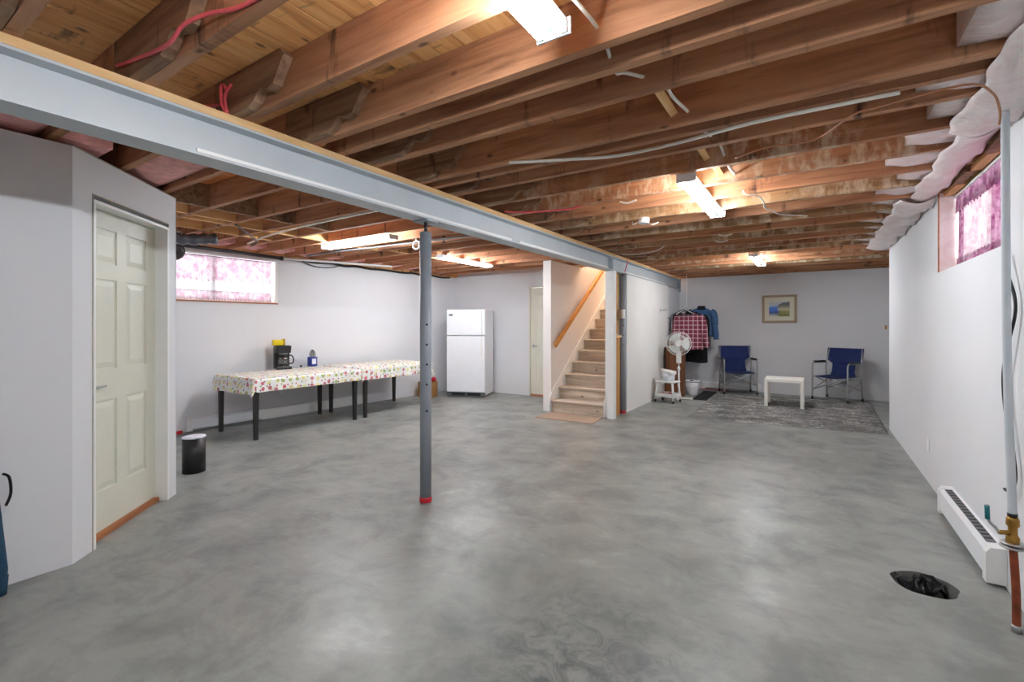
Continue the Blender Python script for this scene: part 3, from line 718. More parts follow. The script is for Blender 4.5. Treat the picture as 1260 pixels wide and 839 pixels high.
# fridge
fr = thing('fridge', 'white top freezer fridge standing askew in the corner', 'fridge', (-5.845, 6.775, 0), math.radians(21.5))
MB().box(0, .755, .065, .66, .03, 1.655).build('cabinet', 'white_enamel', fr, bevel=.008)
fd = MB().box(.002, .753, 0, .06, 1.165, 1.652).build('freezer_door', 'white_enamel', fr, bevel=.012)
MB().box(.05, .125, -.0025, .001, 1.53, 1.565).build('badge', 'lamp_spine', fd)
ld = MB().box(.002, .753, 0, .06, .095, 1.150).build('fridge_door', 'white_enamel', fr, bevel=.012)
MB().box(.675, .70, -.03, .001, 1.175, 1.62).build('handle', 'white_plastic', fd, bevel=.006)
b = MB(); b.box(.675, .70, -.03, .001, .80, 1.14).box(.672, .703, -.004, .0, .765, .80); b.build('handle', 'white_plastic', ld, bevel=.006)
MB().box(.01, .745, .02, .065, 1.152, 1.163).build('door_gasket', 'grey_rubber', fr)
MB().box(.01, .745, .03, .07, .012, .09).build('kick_grille', 'lamp_spine', fr)
for x in (.10, .40): MB().box(x, x+.26, .025, .031, .03, .075).build('grille_slot', 'cable_black', fr)
for x in (.03, .70): MB().cyl((x, .06, .015), (x+.03, .06, .015), .015, 12).build('roller', 'black_plastic', fr)
bx = thing('cardboard_box', 'small brown cardboard box on the floor beside the fridge', 'box', (-6.14, 6.63, 0), math.radians(8))
MB().box(-.19, .11, -.11, .11, 0, .28).build('carton', 'cardboard', bx)
MB().box(-.19, .11, -.003, .003, .28, .284).build('flap_seam', 'brown_cabinet', bx)
MB().box(.06, .11, -.113, -.11, .05, .12).build('sticker', 'label_white', bx)
o = MB().lathe([(.03, 0), (.05, .03), (.045, .07), (.015, .09)], 16).build('red_pouch', 'red_item', loc=(-6.06, 6.66, .285)); tag(o, 'small red pouch on top of the cardboard box', 'pouch')

# director chairs
def chair(label, loc, rz):
    t = thing('director_chair', label, 'chair', loc, rz, 'navy folding chairs on the rug'); r = .0125
    Wd, D = .29, .44                      # half width, depth; faces -y
    for s in (-1, 1):
        x = s*Wd
        MB().tube(smoothpath([(x, 0, .03), (x, 0, .30), (x, 0, .58), (x, .03, .645), (x, .09, .655), (x, D-.01, .645)], 5), r, 10).build('front_leg', 'chair_tube', t)
        MB().tube([(x, D+.02, .03), (x, D, .30), (x, D-.02, .60), (s*(Wd-.02), D+.06, .90)], r, 10).build('rear_leg', 'chair_tube', t)
        MB().box(x-.024, x+.024, .06, D-.06, .655, .685).build('arm_pad', 'black_plastic', t, bevel=.01)
        for y in (0, D+.02): MB().cyl((x, y, 0), (x, y, .045), .018, 12).build('foot_cap', 'black_plastic', t)
        MB().tube([(x, .005, .40), (x, D-.01, .40)], .008, 8).build('side_rail', 'chair_tube', t)
    for y, e in ((.012, 0), (D-.02, 0)):
        MB().tube([(-Wd, y, .17), (Wd-.05, y, .40)], .0095, 8).build('cross_brace', 'chair_tube', t)
        MB().tube([(Wd, y+.02, .17), (-Wd+.05, y+.02, .40)], .0095, 8).build('cross_brace', 'chair_tube', t)
    for s in (-1, 1): MB().tube([(s*Wd, .01, .17), (s*(Wd-.012), D, .34)], .008, 8).build('side_brace', 'chair_tube', t)
    for s in (-1, 1): MB().tube([(s*(Wd-.05), .0, .405), (s*(Wd-.05), D-.01, .405)], .010, 8).build('seat_rail', 'chair_tube', t)
    def seat(u, v):
        x = (u*2-1)*(Wd-.045); return (x, -.01+v*(D-.02), .415-.03*(1-(u*2-1)**2)*math.sin(PI*min(1, v+.1))**.5)
    MB().grid(seat, 12, 8).build('seat', 'navy_fabric', t, solid=.008)
    def back(u, v):
        k = u*2-1; z = .40+v*.51
        w = (.20 if v < .12 else .185) if v < .45 else .185+(Wd+.006-.185)*min(1, (v-.45)/.17)**.8
        yb_ = (D-.045)+.10*v; sag = (.055 if v < .5 else .045*(1-abs(v-.75)*1.5))*(1-k*k)
        return (k*w, yb_+sag, z)
    MB().grid(back, 16, 20).build('backrest', 'navy_fabric', t, solid=.01)
    return t
chair('navy folding director chair standing next to the hanging clothes', (-1.165, 9.88, .0315), math.radians(20))
chair('navy folding director chair standing close to the end of the long side wall', (.24, 9.86, .0315), math.radians(-30))
o = MB()
b = MB(); b.box(-.155, -.065, -.006, .006, -.12, .0)
ct = thing('coffee_table', 'low white square table standing on the grey rug', 'table', (-.395, 8.92, .0315))
MB().box(-.275, .275, -.275, .275, .40, .45).build('table_top', 'white_lacquer', ct, bevel=.003)
for sx in (-1, 1):
    for sy in (-1, 1): MB().box(sx*.25-.025, sx*.25+.025, sy*.25-.025, sy*.25+.025, 0, .40).build('leg', 'white_lacquer', ct)
# rug
rc = [Vector((-1.54, 7.12, 0)), Vector((.79, 7.34, 0)), Vector((.84, 10.22, 0)), Vector((-1.62, 9.95, 0))]
def rugf(u, v):
    p = rc[0].lerp(rc[1], u).lerp(rc[3].lerp(rc[2], u), v); e = min(u, v, 1-u, 1-v)
    j = random.Random(int(u*1e4)*7919+int(v*1e4)); k = min(1, e*60)
    return (p.x+j.uniform(-.006, .006), p.y+j.uniform(-.006, .006), .003+k*(.012+j.uniform(0, .016)))
o = MB().grid(rugf, 150, 170, False).build('rug', 'rug_pile'); tag(o, 'mottled grey shag rug under the white table', 'rug')
o = MB()
mt = [(-3.43, 5.94), (-2.53, 5.95), (-2.58, 6.455), (-3.41, 6.455)]
m = MB(); m.add([(x, y, 0.001) for x, y in mt]+[(x, y, .008) for x, y in mt], [(3, 2, 1, 0), (4, 5, 6, 7)]+[(i, (i+1) % 4, 4+(i+1) % 4, 4+i) for i in range(4)])
tag(m.build('floor_mat', 'mat_beige'), 'flat beige mat at the foot of the stairs', 'mat')
# picture
pc = thing('framed_picture', 'framed seaside painting with cream mount hung on the rear wall', 'picture', (-.56, 10.6, 1.675))
w, h, f = .30, .275, .045
b = MB(); b.box(-w, w, -.03, -.002, h-f, h).box(-w, w, -.03, -.002, -h, -h+f).box(-w, -w+f, -.03, -.002, -h+f, h-f).box(w-f, w, -.03, -.002, -h+f, h-f); b.build('frame', 'picture_wood', pc, bevel=.006)
MB().box(-w+f, w-f, -.016, -.004, -h+f, h-f).build('mount', 'picture_mat', pc)
MB().box(-.175, .175, -.019, -.016, -.145, .14).build('painting', 'seascape_print', pc)

# ================================================================== HEATERS, PIPES, SMALL WALL THINGS
def heater(name, label, loc, rz, L, h=.17, d=.07, slots=True):
    t = thing('baseboard_heater', label, 'heater', loc, rz)       # local x along the wall, front towards -y
    MB().prism([(0, .025), (-d*.75, .025), (-d, .045), (-d, h-.03), (-d*.8, h-.008), (0, h)], 0, .06, L-.06).build('casing', 'white_enamel', t)
    for x0, x1 in ((0, .0595), (L-.0595, L)): MB().prism([(0, .015), (-d-.003, .015), (-d-.003, h-.03), (-d*.8, h-.004), (0, h+.003)], 0, x0, x1).build('end_cap', 'white_plastic', t)
    MB().box(.07, L-.07, -d*.72, -d*.1, .018, .026).build('air_slot', 'cable_black', t)
    if slots:
        b = MB(); b.prism([(-d*.74, h-.0055), (-d*.22, h-.0012), (-d*.22, h+.0005), (-d*.74, h-.0035)], 0, .09, L-.09); b.build('grille', 'lamp_spine', t)
        n = int((L-.2)/.055)
        for i in range(n):
            x = .10+i*(L-.2)/n; MB().prism([(-d*.70, h-.0035), (-d*.26, h+.0002), (-d*.26, h+.002), (-d*.70, h-.0015)], 0, x, x+.022).build('louvre', 'cable_black', t)
    return t
heater('h', 'white electric baseboard heater low on the right wall near the water pipe', (XR-.001, 4.48, 0), -PI/2, 1.12, .20, .075)
heater('h', 'long white baseboard heater behind the covered tables', (WL(2.72)+.001, 2.72, 0), PI/2+AL, .98, .17, .06, False)
o = MB().box(0, .012, 0, 1.7, .02, .155).build('baseboard_left', 'white_trim', loc=(WL(3.72)+.001, 3.72, 0), rz=AL); struct(o)
heater('h', 'white baseboard heater behind the hanging clothes', (-1.98, 10.599, 0), 0, 1.1, .16, .06, False)
def plate(label, loc, rz, w=.072, h=.115):
    t = thing('outlet', label, 'outlet', loc, rz); MB().box(-w/2, w/2, -.006, 0, -h/2, h/2).build('cover', 'white_plastic', t, bevel=.002)
    for z in (-.024, .024): MB().box(-.017, .017, -.0075, -.005, z-.014, z+.014).build('socket', 'white_trim', t)
plate('white wall outlet low on the right wall', (XR-.001, 5.27, .33), -PI/2)
plate('white wall outlet below the first covered table', (WL(3.95)+.001, 3.95, .38), PI/2+AL)
o = MB().box(-.012, .012, -.03, .0, 0, .07).build('corner_bracket', 'orange_wood', loc=(1.085, 10.6, 1.28)); tag(o, 'small orange wooden peg on the rear wall at the alcove', 'peg')
# grey conduit, brass valve, copper riser
wp = thing('water_pipe', 'grey riser pipe with brass valve and copper foot by the right wall', 'pipe', (.75, 2.94, 0))
MB().tube(smoothpath([(0, -.02, .0), (0, -.012, .18), (-.005, .005, .36)], 5), .0145, 14).build('copper_riser', 'copper_old', wp)
MB().lathe([(.019, 0), (.019, .02), (.016, .03)], 16, (0, -.02, 0)).build('floor_collar', 'steel', wp)
MB().tube(smoothpath([(-.005, .01, .48), (-.004, .03, .64), (0, .085, 1.0), (0, .112, 1.5), (0, .125, 2.43)], 6), .0155, 14).build('conduit', 'pipe_grey', wp)
DZ = -.098
vb = MB(); vb.lathe([(.018, .46+DZ), (.023, .475+DZ), (.023, .50+DZ), (.016, .512+DZ), (.016, .545+DZ), (.023, .555+DZ), (.022, .58+DZ), (.017, .59+DZ)], 16, (-.005, .008, 0)); vb.cyl((-.005, .008, .52+DZ), (-.055, -.015, .52+DZ), .010, 10)
vb.build('valve_body', 'brass', wp)
MB().tube(smoothpath([(-.055, -.015, .52+DZ), (-.066, -.02, .54+DZ), (-.09, -.028, .57+DZ), (-.095, -.03, .64+DZ)], 4), .006, 8).build('valve_stem', 'steel', wp)
MB().tube([(-.094, -.03, .575+DZ), (-.096, -.03, .635+DZ)], .009, 8).build('valve_lever', 'teal', wp)
MB().lathe([(.02, .455+DZ), (.043, .455+DZ), (.045, .459+DZ), (.043, .463+DZ), (.02, .463+DZ)], 24, (-.005, .005, 0)).build('clamp_ring', 'steel', wp)
MB().lathe([(.02, .472+DZ), (.041, .472+DZ), (.041, .477+DZ), (.02, .477+DZ)], 24, (-.005, .005, 0)).build('clamp_ring', 'steel', wp)
MB().lathe([(.017, .588+DZ), (.0175, .598+DZ), (.017, .606+DZ)], 14, (-.005, .012, 0)).build('rubber_band', 'black_plastic', wp)
def wire(name, label, pts, r, mat, cat='cable', k=6):
    P = smoothpath(pts, k); c = P[0].copy(); o = MB().tube([p-c for p in P], r, 6).build(name, mat, loc=c); return tag(o, label, cat)
wire('black_cable', 'black cable looping behind the grey riser pipe', [(.80, 3.30, 1.70), (.80, 3.24, 1.60), (.81, 3.18, 1.48), (.81, 3.18, 1.38), (.80, 3.25, 1.22), (.80, 3.30, 1.08), (.80, 3.26, .90), (.81, 3.20, .74), (.81, 3.17, .60), (.80, 3.22, .54), (.80, 3.28, .53)], .007, 'cable_black')
# sump: crumpled black plastic
def crump(u, v):
    a = u*2*PI; r = .115*v; j = random.Random(int(u*24+.5) % 24*131+int(v*9+.5)*17)
    return (r*math.cos(a), r*math.sin(a)*.9, .05+.10*math.sin(3*a+5*v)*v*.4+j.uniform(-.022, .03)+.05*(1-v))
o = MB().grid(crump, 24, 9, False).build('plastic_sheet', 'black_plastic', loc=(SUMP[0]-.005, SUMP[1]+.006, -.085)); tag(o, 'crumpled black plastic sheet inside the round floor pit', 'plastic sheet')
# stub pipe with white cap
sp = thing('floor_pipe', 'short black pipe stub with pale cap standing on the floor', 'pipe', (-4.79, 2.03, 0))
b = MB(); b.lathe([(.092, 0), (.092, .315)], 28); b.build('pipe', 'black_plastic', sp)
MB().lathe([(.093, .315), (.093, .327), (.05, .334), (.0, .335)], 28).build('cap', 'label_white', sp)
o = MB().box(-.02, .02, 0, .55, 0, .035).build('red_strip', 'red_item', loc=(WL(2.12)+.045, 2.12, 0), rz=AL); tag(o, 'red strip lying along the bottom of the left wall', 'strip')
# folded blue bag by the closet wall
ub = thing('folded_chair_bag', 'dark blue bagged folding chair leaning on the closet wall', 'bag', (-3.405, .56, 0))
MB().tube([(.0, .01, .03), (-.002, .0, .12), (-.015, -.015, .40), (-.04, -.03, .70), (-.05, -.04, .85)], [.03, .044, .038, .028, .018], 14).build('bag', 'blue_bag', ub)
MB().cyl((0, .01, 0), (0, .01, .09), .030, 14, .036).build('foot', 'blue_bag', ub)
MB().tube(smoothpath([(-.005, .025, .60), (.01, .045, .58), (.015, .05, .50), (.005, .035, .44)], 4), .006, 6).build('strap', 'black_cloth', ub)

# ================================================================== CLOTHES CORNER
o = MB().tube([(0, -.18, 0), (0, -.18, .656)], .006, 6).tube([(0, -.44, -.01), (0, .42, -.01)], .009, 8).build('hanging_rail', 'white_plastic', loc=(-2.13, 9.94, 1.72)); tag(o, 'white hanging rail slung from the joists for the clothes', 'rail')
def hanger(name, label, loc, rz, mat, w=.21):
    t = thing('coat_hanger', label, 'hanger', loc, rz, 'hangers on the white rail')     # local x across the shoulders, z=0 at the rail
    MB().tube([(.018*math.cos(a), 0, .002+.018*math.sin(a)) for a in [-.3+PI*1.3*i/8 for i in range(9)]]+[(0, 0, -.05)], .0035, 6).build('hook', 'steel', t)
    MB().tube(smoothpath([(-w, 0, -.15), (-.1, 0, -.095), (0, 0, -.055), (.1, 0, -.095), (w, 0, -.15)], 4), .008, 6).tube([(-w, 0, -.15), (w, 0, -.15)], .006, 6).build('arms', mat, t)
def garment(name, label, cat, loc, rz, mat, top=-.08, length=.72, sw_=.23, hemw=.27, depth=.05, sleeves=.56, collar=None, spread=.10):
    t = thing(name, label, cat, loc, rz)
    rows = [(top, .055, .04), (top-.035, .11, .05), (top-.08, sw_, .055), (top-.16, sw_+.01, depth), (top-.32, sw_, depth*1.1), (top-.5, hemw-.01, depth*1.15), (top-length, hemw, depth*1.2)]
    n = 28; vs = []; R_ = random.Random(len(label)); ph = R_.uniform(0, 6)
    for k, (z, w, dp) in enumerate(rows):
        for i in range(n):
            a = 2*PI*i/n; ww = 1+.05*math.sin(5*a+ph+k*.4)*(k/6)
            vs.append((w*math.cos(a), dp*ww*math.sin(a)+.012*math.sin(7*a+ph)*(k/6), z+(.012*math.sin(3*a+ph) if k == 6 else 0)))
    fs = [(k*n+i, k*n+(i+1) % n, (k+1)*n+(i+1) % n, (k+1)*n+i) for k in range(len(rows)-1) for i in range(n)]
    MB().add(vs, fs, True).build('body', mat, t, subsurf=1)
    if sleeves:
        for s in (-1, 1):
            MB().tube(smoothpath([(s*(sw_-.05), 0, top-.10), (s*(sw_+.015), 0, top-.17), (s*(sw_+spread*.55), -.01, top-.17-sleeves*.5), (s*(sw_+spread), -.03, top-.17-sleeves)], 4), [.075]*4+[.07]*4+[.058]*4+[.048], 12, False).build('sleeve', mat, t)
            MB().cyl((s*(sw_+spread*.97), -.028, top-.17-sleeves+.03), (s*(sw_+spread*1.02), -.031, top-.17-sleeves-.035), .052, 12, .05).build('cuff', mat, t)
    if collar: MB().lathe([(.10, top-.055), (.075, top-.01), (.07, top+.02)], 18, (0, 0, 0), 0, (1, .75)).build('collar', collar, t)
    return t
RZ = 1.71
garment('plaid_shirt', 'red and white plaid shirt hanging at the front of the rail', 'shirt', (-2.06, 9.68, RZ), .18, 'plaid', -.09, .74, .22, .27, .055, .50, 'black_cloth', .10)
garment('denim_jacket', 'blue denim jacket hanging behind the plaid shirt', 'jacket', (-1.93, 10.18, RZ+.04), .12, 'denim', -.02, .60, .22, .24, .05, .46, 'black_cloth', .06)
garment('dark_coat', 'long dark coat hanging between plaid shirt and denim jacket', 'coat', (-2.04, 10.01, RZ), .15, 'black_cloth', -.09, 1.02, .21, .26, .045, .5, None, .04)
garment('grey_jacket', 'dark grey garment hanging next to the wall end', 'jacket', (-2.29, 9.815, RZ-.02), .12, 'black_cloth', -.09, .82, .12, .13, .036, 0, None, .03)
hanger('h', 'black plastic hanger holding the plaid shirt', (-2.10, 9.675, RZ), .18, 'cable_black')
hanger('h', 'white plastic hanger in front of the plaid shirt collar', (-2.12, 9.565, RZ), .1, 'white_plastic', .17)
hanger('h', 'grey hanger at the very front end of the rail', (-2.14, 9.515, RZ), .06, 'dark_grey_cloth', .2)
hk = thing('wall_bracket', 'thin steel bracket sticking out of the unpainted drywall', 'bracket', (-2.42, 8.9, 1.64))
MB().tube([(0, 0, 0), (.12, .02, 0)], .008, 8).build('arm', 'steel', hk); MB().box(0, .004, -.015, .015, -.05, .03).build('foot', 'steel', hk)
# wire shelf on wall end
ws = thing('wire_rack', 'white wire rack fixed to the end of the drywall', 'rack', (-2.419, 9.36, 1.05))
for i in range(6): MB().tube([(0, 0, i*.09), (.10, .0, i*.09), (.10, .1, i*.09)], .004, 6).build('wire', 'steel', ws)
MB().tube([(.10, 0, -.03), (.10, 0, .5)], .005, 6).build('upright', 'steel', ws)
# brown cabinets
for z, lab in ((0, 'brown wooden cabinet on the floor behind the fan'), (.475, 'brown wooden cabinet stacked on another behind the fan')):
    cb = thing('cabinet', lab, 'cabinet', (-2.22, 9.26, z), math.radians(4)); MB().box(-.17, .16, -.13, .13, .001, .47).build('carcass', 'brown_cabinet', cb, bevel=.006)
    MB().box(-.15, .14, -.134, -.129, .02, .45).build('front_panel', 'brown_cabinet', cb); MB().box(-.185, -.172, -.12, .13, .01, .46).build('side_panel', 'cable_black', cb)
# fan
fn_ = thing('pedestal_fan', 'white pedestal fan facing the room beside the drywall', 'fan', (-2.06, 8.82, 0), math.radians(8))
b = MB(); b.bar((-.24, -.0, .025), (.24, 0, .025), .055, .03).bar((0, -.24, .025), (0, .24, .025), .055, .03); b.build('cross_base', 'fan_white', fn_, bevel=.008)
MB().cyl((0, 0, .04), (0, 0, .55), .016, 12).build('outer_pole', 'fan_white', fn_)
MB().cyl((0, 0, .55), (0, 0, .86), .011, 12).build('inner_pole', 'fan_white', fn_)
MB().lathe([(.02, .52), (.026, .54), (.026, .58), (.018, .60)], 14).build('height_collar', 'fan_white', fn_)
MB().prism([(-.04, .66), (.04, .66), (.045, .86), (-.045, .86)], 1, -.04, .05).build('control_box', 'fan_white', fn_, bevel=.012)
HZ = 1.02
hd = MB().tube([(0, .18, HZ), (0, .13, HZ), (0, .02, HZ), (0, -.02, HZ)], [.045, .065, .068, .05], 20).build('motor', 'fan_white', fn_)
MB().cyl((0, .06, .85), (0, .06, .97), .022, 10).build('neck', 'fan_white', fn_)
gr = MB(); RG = .215
for y, rr in ((-.02, RG), (-.075, RG), (-.115, .15), (.01, .15)): gr.tube([(rr*math.cos(a), y, HZ+rr*math.sin(a)) for a in [2*PI*i/32 for i in range(32)]], .0045, 6, False, 0, True)
for i in range(36):
    a = 2*PI*i/36; c, s = math.cos(a), math.sin(a)
    gr.tube([(.045*c, -.125, HZ+.045*s), (.15*c, -.115, HZ+.15*s), (RG*c, -.075, HZ+RG*s), (RG*c, -.02, HZ+RG*s), (.15*c, .01, HZ+.15*s), (.06*c, .015, HZ+.06*s)], .0016, 4, False)
gr.build('grille', 'fan_white', fn_)
MB().tube([(0, -.132, HZ), (0, -.12, HZ)], .048, 20).build('badge', 'fan_white', fn_)
for k in range(3):
    a0 = 2*PI*k/3
    def bl(u, v, a0=a0):
        a = a0+(u-.5)*(1.5 if v > .3 else .9); r = .04+v*.15; return (r*math.cos(a), -.05+(u-.5)*.05, HZ+r*math.sin(a))
    MB().grid(bl, 8, 6).build('blade', 'fan_blade', fn_, solid=.003)
# cart with bin
ca = thing('plastic_cart', 'white two tier plastic cart on casters against the drywall', 'cart', (-2.16, 8.44, 0), math.radians(-12))
MB().box(-.17, .17, -.14, .14, .345, .372).build('top_tray', 'white_plastic', ca, bevel=.01)
b = MB(); b.box(-.17, .17, -.14, .14, .10, .115).box(-.17, .17, -.145, -.135, .10, .16).box(-.17, .17, .135, .145, .10, .16).box(-.175, -.165, -.14, .14, .10, .16).box(.165, .175, -.14, .14, .10, .16); b.build('lower_tray', 'white_plastic', ca)
for sx in (-1, 1):
    for sy in (-1, 1):
        MB().tube([(sx*.165, sy*.135, .045), (sx*.14, sy*.115, .35)], [.017, .02], 8).build('leg', 'white_plastic', ca)
        MB().cyl((sx*.165-.012, sy*.135, .022), (sx*.165+.012, sy*.135, .022), .022, 12).build('caster', 'cable_black', ca)
rr_ = MB().grid(lambda u, v: (-.13+.24*u, -.10+.2*v, .03+.018*math.sin(9*u+3)*math.sin(7*v+1)), 10, 8).build('red_cloth', 'red_item', loc=(-2.16, 8.44, .105), rz=math.radians(-12)); tag(rr_, 'red cloth crumpled on the lower tier of the white cart', 'cloth')
bn = thing('waste_bin', 'white round waste bin with a folded liner rim on the cart', 'bin', (-2.15, 8.44, .373))
MB().lathe([(.095, 0), (.10, .005), (.118, .17)], 24).build('bin_body', 'bucket_white', bn)
b = MB(); n = 28
b.add([((r_+.006*math.sin(5*2*PI*i/n))*math.cos(2*PI*i/n), (r_+.006*math.sin(5*2*PI*i/n))*math.sin(2*PI*i/n), z+.02*math.cos(2*PI*i/n+2.6)) for r_, z in ((.122, .13), (.130, .15), (.126, .19), (.108, .195)) for i in range(n)], [(k*n+i, k*n+(i+1) % n, (k+1)*n+(i+1) % n, (k+1)*n+i) for k in range(3) for i in range(n)], True)
b.build('liner', 'white_trim', bn)
bk = thing('lidded_bucket', 'white plastic pail with a lid beside the black mat', 'bucket', (-2.0, 9.60, .001))
MB().lathe([(.105, 0), (.11, .006), (.138, .25)], 28).build('pail', 'bucket_white', bk); MB().lathe([(.145, .25), (.147, .265), (.14, .278), (.12, .27), (.12, .262), (0, .262)], 28).build('lid', 'bucket_white', bk)
MB().box(-.03, .03, -.015, .015, .262, .282).build('spout_cap', 'cable_black', bk)
MB().tube([(.142*math.cos(a), -.10*math.sin(a)-.04, .22-.09*math.sin(a)) for a in [PI*i/12 for i in range(13)]], .003, 6).build('handle', 'steel', bk)
bmx = thing('rubber_mat', 'black ribbed rubber mat on the floor under the hanging clothes', 'mat', (-1.745, 9.56, 0), math.radians(1))
MB().box(-.125, .125, -.62, .62, .001, .012).build('sheet', 'dark_rubber', bmx)
b = MB()
for i in range(9): b.box(-.11, .11, -.56+i*.135, -.50+i*.135, .012, .02)
b.build('ribs', 'dark_rubber', bmx)['kind'] = 'stuff'
wire('extension_cable', 'red cord lying along the foot of the rear wall', [(-2.3, 10.5, .01), (-2.0, 10.48, .012), (-1.7, 10.46, .01), (-1.45, 10.48, .01)], .007, 'cable_red')

# ================================================================== CEILING CLUTTER
wire('white_cable', 'white cable threaded through the joists beside the middle lamp', [(-.70, .95, 2.45), (-.67, 1.30, 2.42), (-.67, 1.66, 2.44), (-.70, 1.88, 2.41), (-.68, 1.98, 2.44), (-.57, 2.13, 2.43), (-.55, 2.25, 2.41), (-.53, 2.53, 2.43), (-.50, 2.75, 2.41), (-.48, 3.05, 2.45), (-.48, 3.43, 2.42), (-.46, 3.8, 2.43)], .008, 'cable_white')
wire('plastic_tube', 'thick white plastic tube strapped below the joists', [(-1.6, 2.45, 2.362), (-1.26, 2.60, 2.362), (-.98, 2.69, 2.358), (-.65, 2.69, 2.36), (-.35, 2.64, 2.361), (-.13, 2.625, 2.361), (.32, 2.64, 2.362)], .0095, 'cable_white', 'tube')
wire('copper_cable', 'thin copper coloured wire wandering from the pipe top', [(-.40, 3.15, 2.37), (-.22, 3.03, 2.36), (0, 3.02, 2.35), (.16, 2.75, 2.345), (.26, 2.70, 2.340), (.53, 2.66, 2.345), (.64, 2.78, 2.335), (.70, 2.93, 2.30), (.722, 3.03, 2.27)], .005, 'copper_wire')
wire('red_cable', 'thick red cable hung in front of the joist above the near beam end', [(-2.50, .764, 2.45), (-2.22, .764, 2.405), (-2.0, .764, 2.382), (-1.88, .764, 2.41), (-1.76, .79, 2.42), (-1.62, .812, 2.40), (-1.45, .812, 2.383), (-1.2, .812, 2.39)], .0075, 'cable_red')
wire('red_cable', 'red cable tied in a knot on top of the beam', [(-2.75, 1.176, 2.50), (-2.56, 1.176, 2.46), (-2.47, 1.174, 2.45), (-2.43, 1.174, 2.50), (-2.46, 1.165, 2.53), (-2.45, 1.16, 2.44), (-2.41, 1.165, 2.383), (-2.44, 1.17, 2.47), (-2.39, 1.176, 2.52)], .008, 'cable_red')
wire('red_cable', 'red cable sagging under the joists past the middle of the beam', [(-2.36, 3.54, 2.383), (-2.2, 3.60, 2.364), (-1.95, 3.67, 2.362), (-1.75, 3.71, 2.364), (-1.62, 3.718, 2.40)], .008, 'cable_red')
wire('red_cable', 'red cable dropping from the beam to the grey post by the stairs', [(-2.36, 6.95, 2.40), (-2.37, 6.93, 2.33), (-2.40, 6.93, 2.22), (-2.43, 6.92, 2.12)], .007, 'cable_red')
wire('white_cable', 'white cable looping under the joists near the stairs', [(-2.36, 6.60, 2.383), (-2.22, 6.56, 2.364), (-2.0, 6.47, 2.352), (-1.75, 6.28, 2.345), (-1.6, 6.146, 2.385)], .007, 'cable_white')
wire('white_cable', 'short white cable curling below the stained joists', [(-.46, 4.055, 2.40), (-.44, 4.055, 2.366), (-.36, 4.15, 2.362), (-.34, 4.35, 2.355), (-.35, 4.55, 2.36), (-.30, 4.75, 2.360), (-.25, 4.93, 2.362), (-.1, 5.1, 2.366), (-.05, 5.273, 2.39)], .006, 'cable_white')
wire('white_cable', 'white cable running crosswise above the lamp over the tables', [(-5.9, 3.1, 2.362), (-5.2, 2.95, 2.362), (-4.4, 2.87, 2.363), (-3.6, 2.84, 2.363), (-3.0, 2.835, 2.363), (-2.6, 2.83, 2.363)], .011, 'cable_white')
wire('grey_cable', 'grey cable running crosswise behind the lamp over the tables', [(-6.2, 4.1, 2.36), (-5.4, 4.05, 2.35), (-4.4, 4.12, 2.355), (-3.5, 4.16, 2.355), (-2.6, 4.2, 2.36)], .012, 'duct_grey')
jb = thing('junction_box', 'round white ceiling junction box with loose wires', 'junction box', (-1.36, 4.44, 2.32))
MB().lathe([(.05, 0), (.052, .01), (.052, .052)], 20).build('cover', 'white_plastic', jb)
MB().tube(smoothpath([(.03, 0, 0), (.1, -.05, -.03), (.13, .02, .0)], 4), .006, 6).build('loose_wire', 'cable_white', jb); MB().tube(smoothpath([(-.03, 0, .02), (-.1, -.02, .0), (-.13, .06, .04)], 4), .006, 6).build('loose_wire', 'cable_white', jb)
for i, (x, y, lab) in enumerate(((-1.35, 3.75, 'small white wire clip under the whitewashed joist'), (-.9, 5.705, 'stub of white wire hanging below a joist over the floor'), (-1.0, 6.11, 'stub of white wire hanging below a joist before the rug'))):
    wire('wire_stub', lab, [(x, y, 2.372), (x+.06, y+.01, 2.355), (x+.14, y+.0, 2.365)], .008, 'cable_white', 'wire')
# drain pipe and dark cables along the left wall
dp = thing('drain_pipe', 'black drain pipe with an elbow running above the left window', 'pipe', (WL(2.2)+.18, 2.2, 0), AL)
MB().tube([(0, -.45, 2.342), (0, 1.65, 2.31)], .026, 14).build('pipe', 'pipe_black', dp)
MB().tube(smoothpath([(0, .02, 2.322), (.03, .30, 2.318), (.03, .39, 2.26), (0, .36, 2.19), (-.04, .20, 2.165), (-.05, -.1, 2.165)], 5), .048, 14).build('elbow', 'pipe_black', dp)
MB().tube([(.02, .14, 2.29), (.02, .14, 2.374)], .055, 14).build('coupling', 'pipe_black', dp)
MB().tube([(0, 1.63, 2.311), (0, 1.67, 2.309)], .031, 14).build('end_collar', 'pipe_black', dp)
MB().tube([(0, 1.67, 2.31), (.12, 2.6, 2.34), (.3, 3.4, 2.35)], .017, 10).build('white_extension', 'white_plastic', dp)
dk = [(WL(y)+.042+.012*math.sin(7*y), y, 2.338+.010*math.sin(11*y)) for y in [3.98+.25*i for i in range(15)]]
wire('dark_cable', 'bundle of dark cables stapled along the top of the left wall', dk, .02, 'cable_black', 'cable', 4)
wire('dark_cable', 'dark cable loop drooping on the left wall below the bundle', [(WL(y)+.03, y, z) for y, z in ((4.25, 2.325), (4.4, 2.28), (4.55, 2.265), (4.75, 2.28), (4.9, 2.325))], .008, 'cable_black')
fx = thing('flexible_duct', 'dark foil wrapped duct lying between the joists beside the closet', 'duct', (-5.7, 2.25, 2.272))
MB().tube(smoothpath([(-.10, -.3, .03), (0, -.1, .03), (.03, .05, .0), (.06, .22, .02), (.12, .35, .04)], 5), [.06+.01*math.sin(i*2.1) for i in range(21)], 12).build('duct', 'foil_dark', fx)
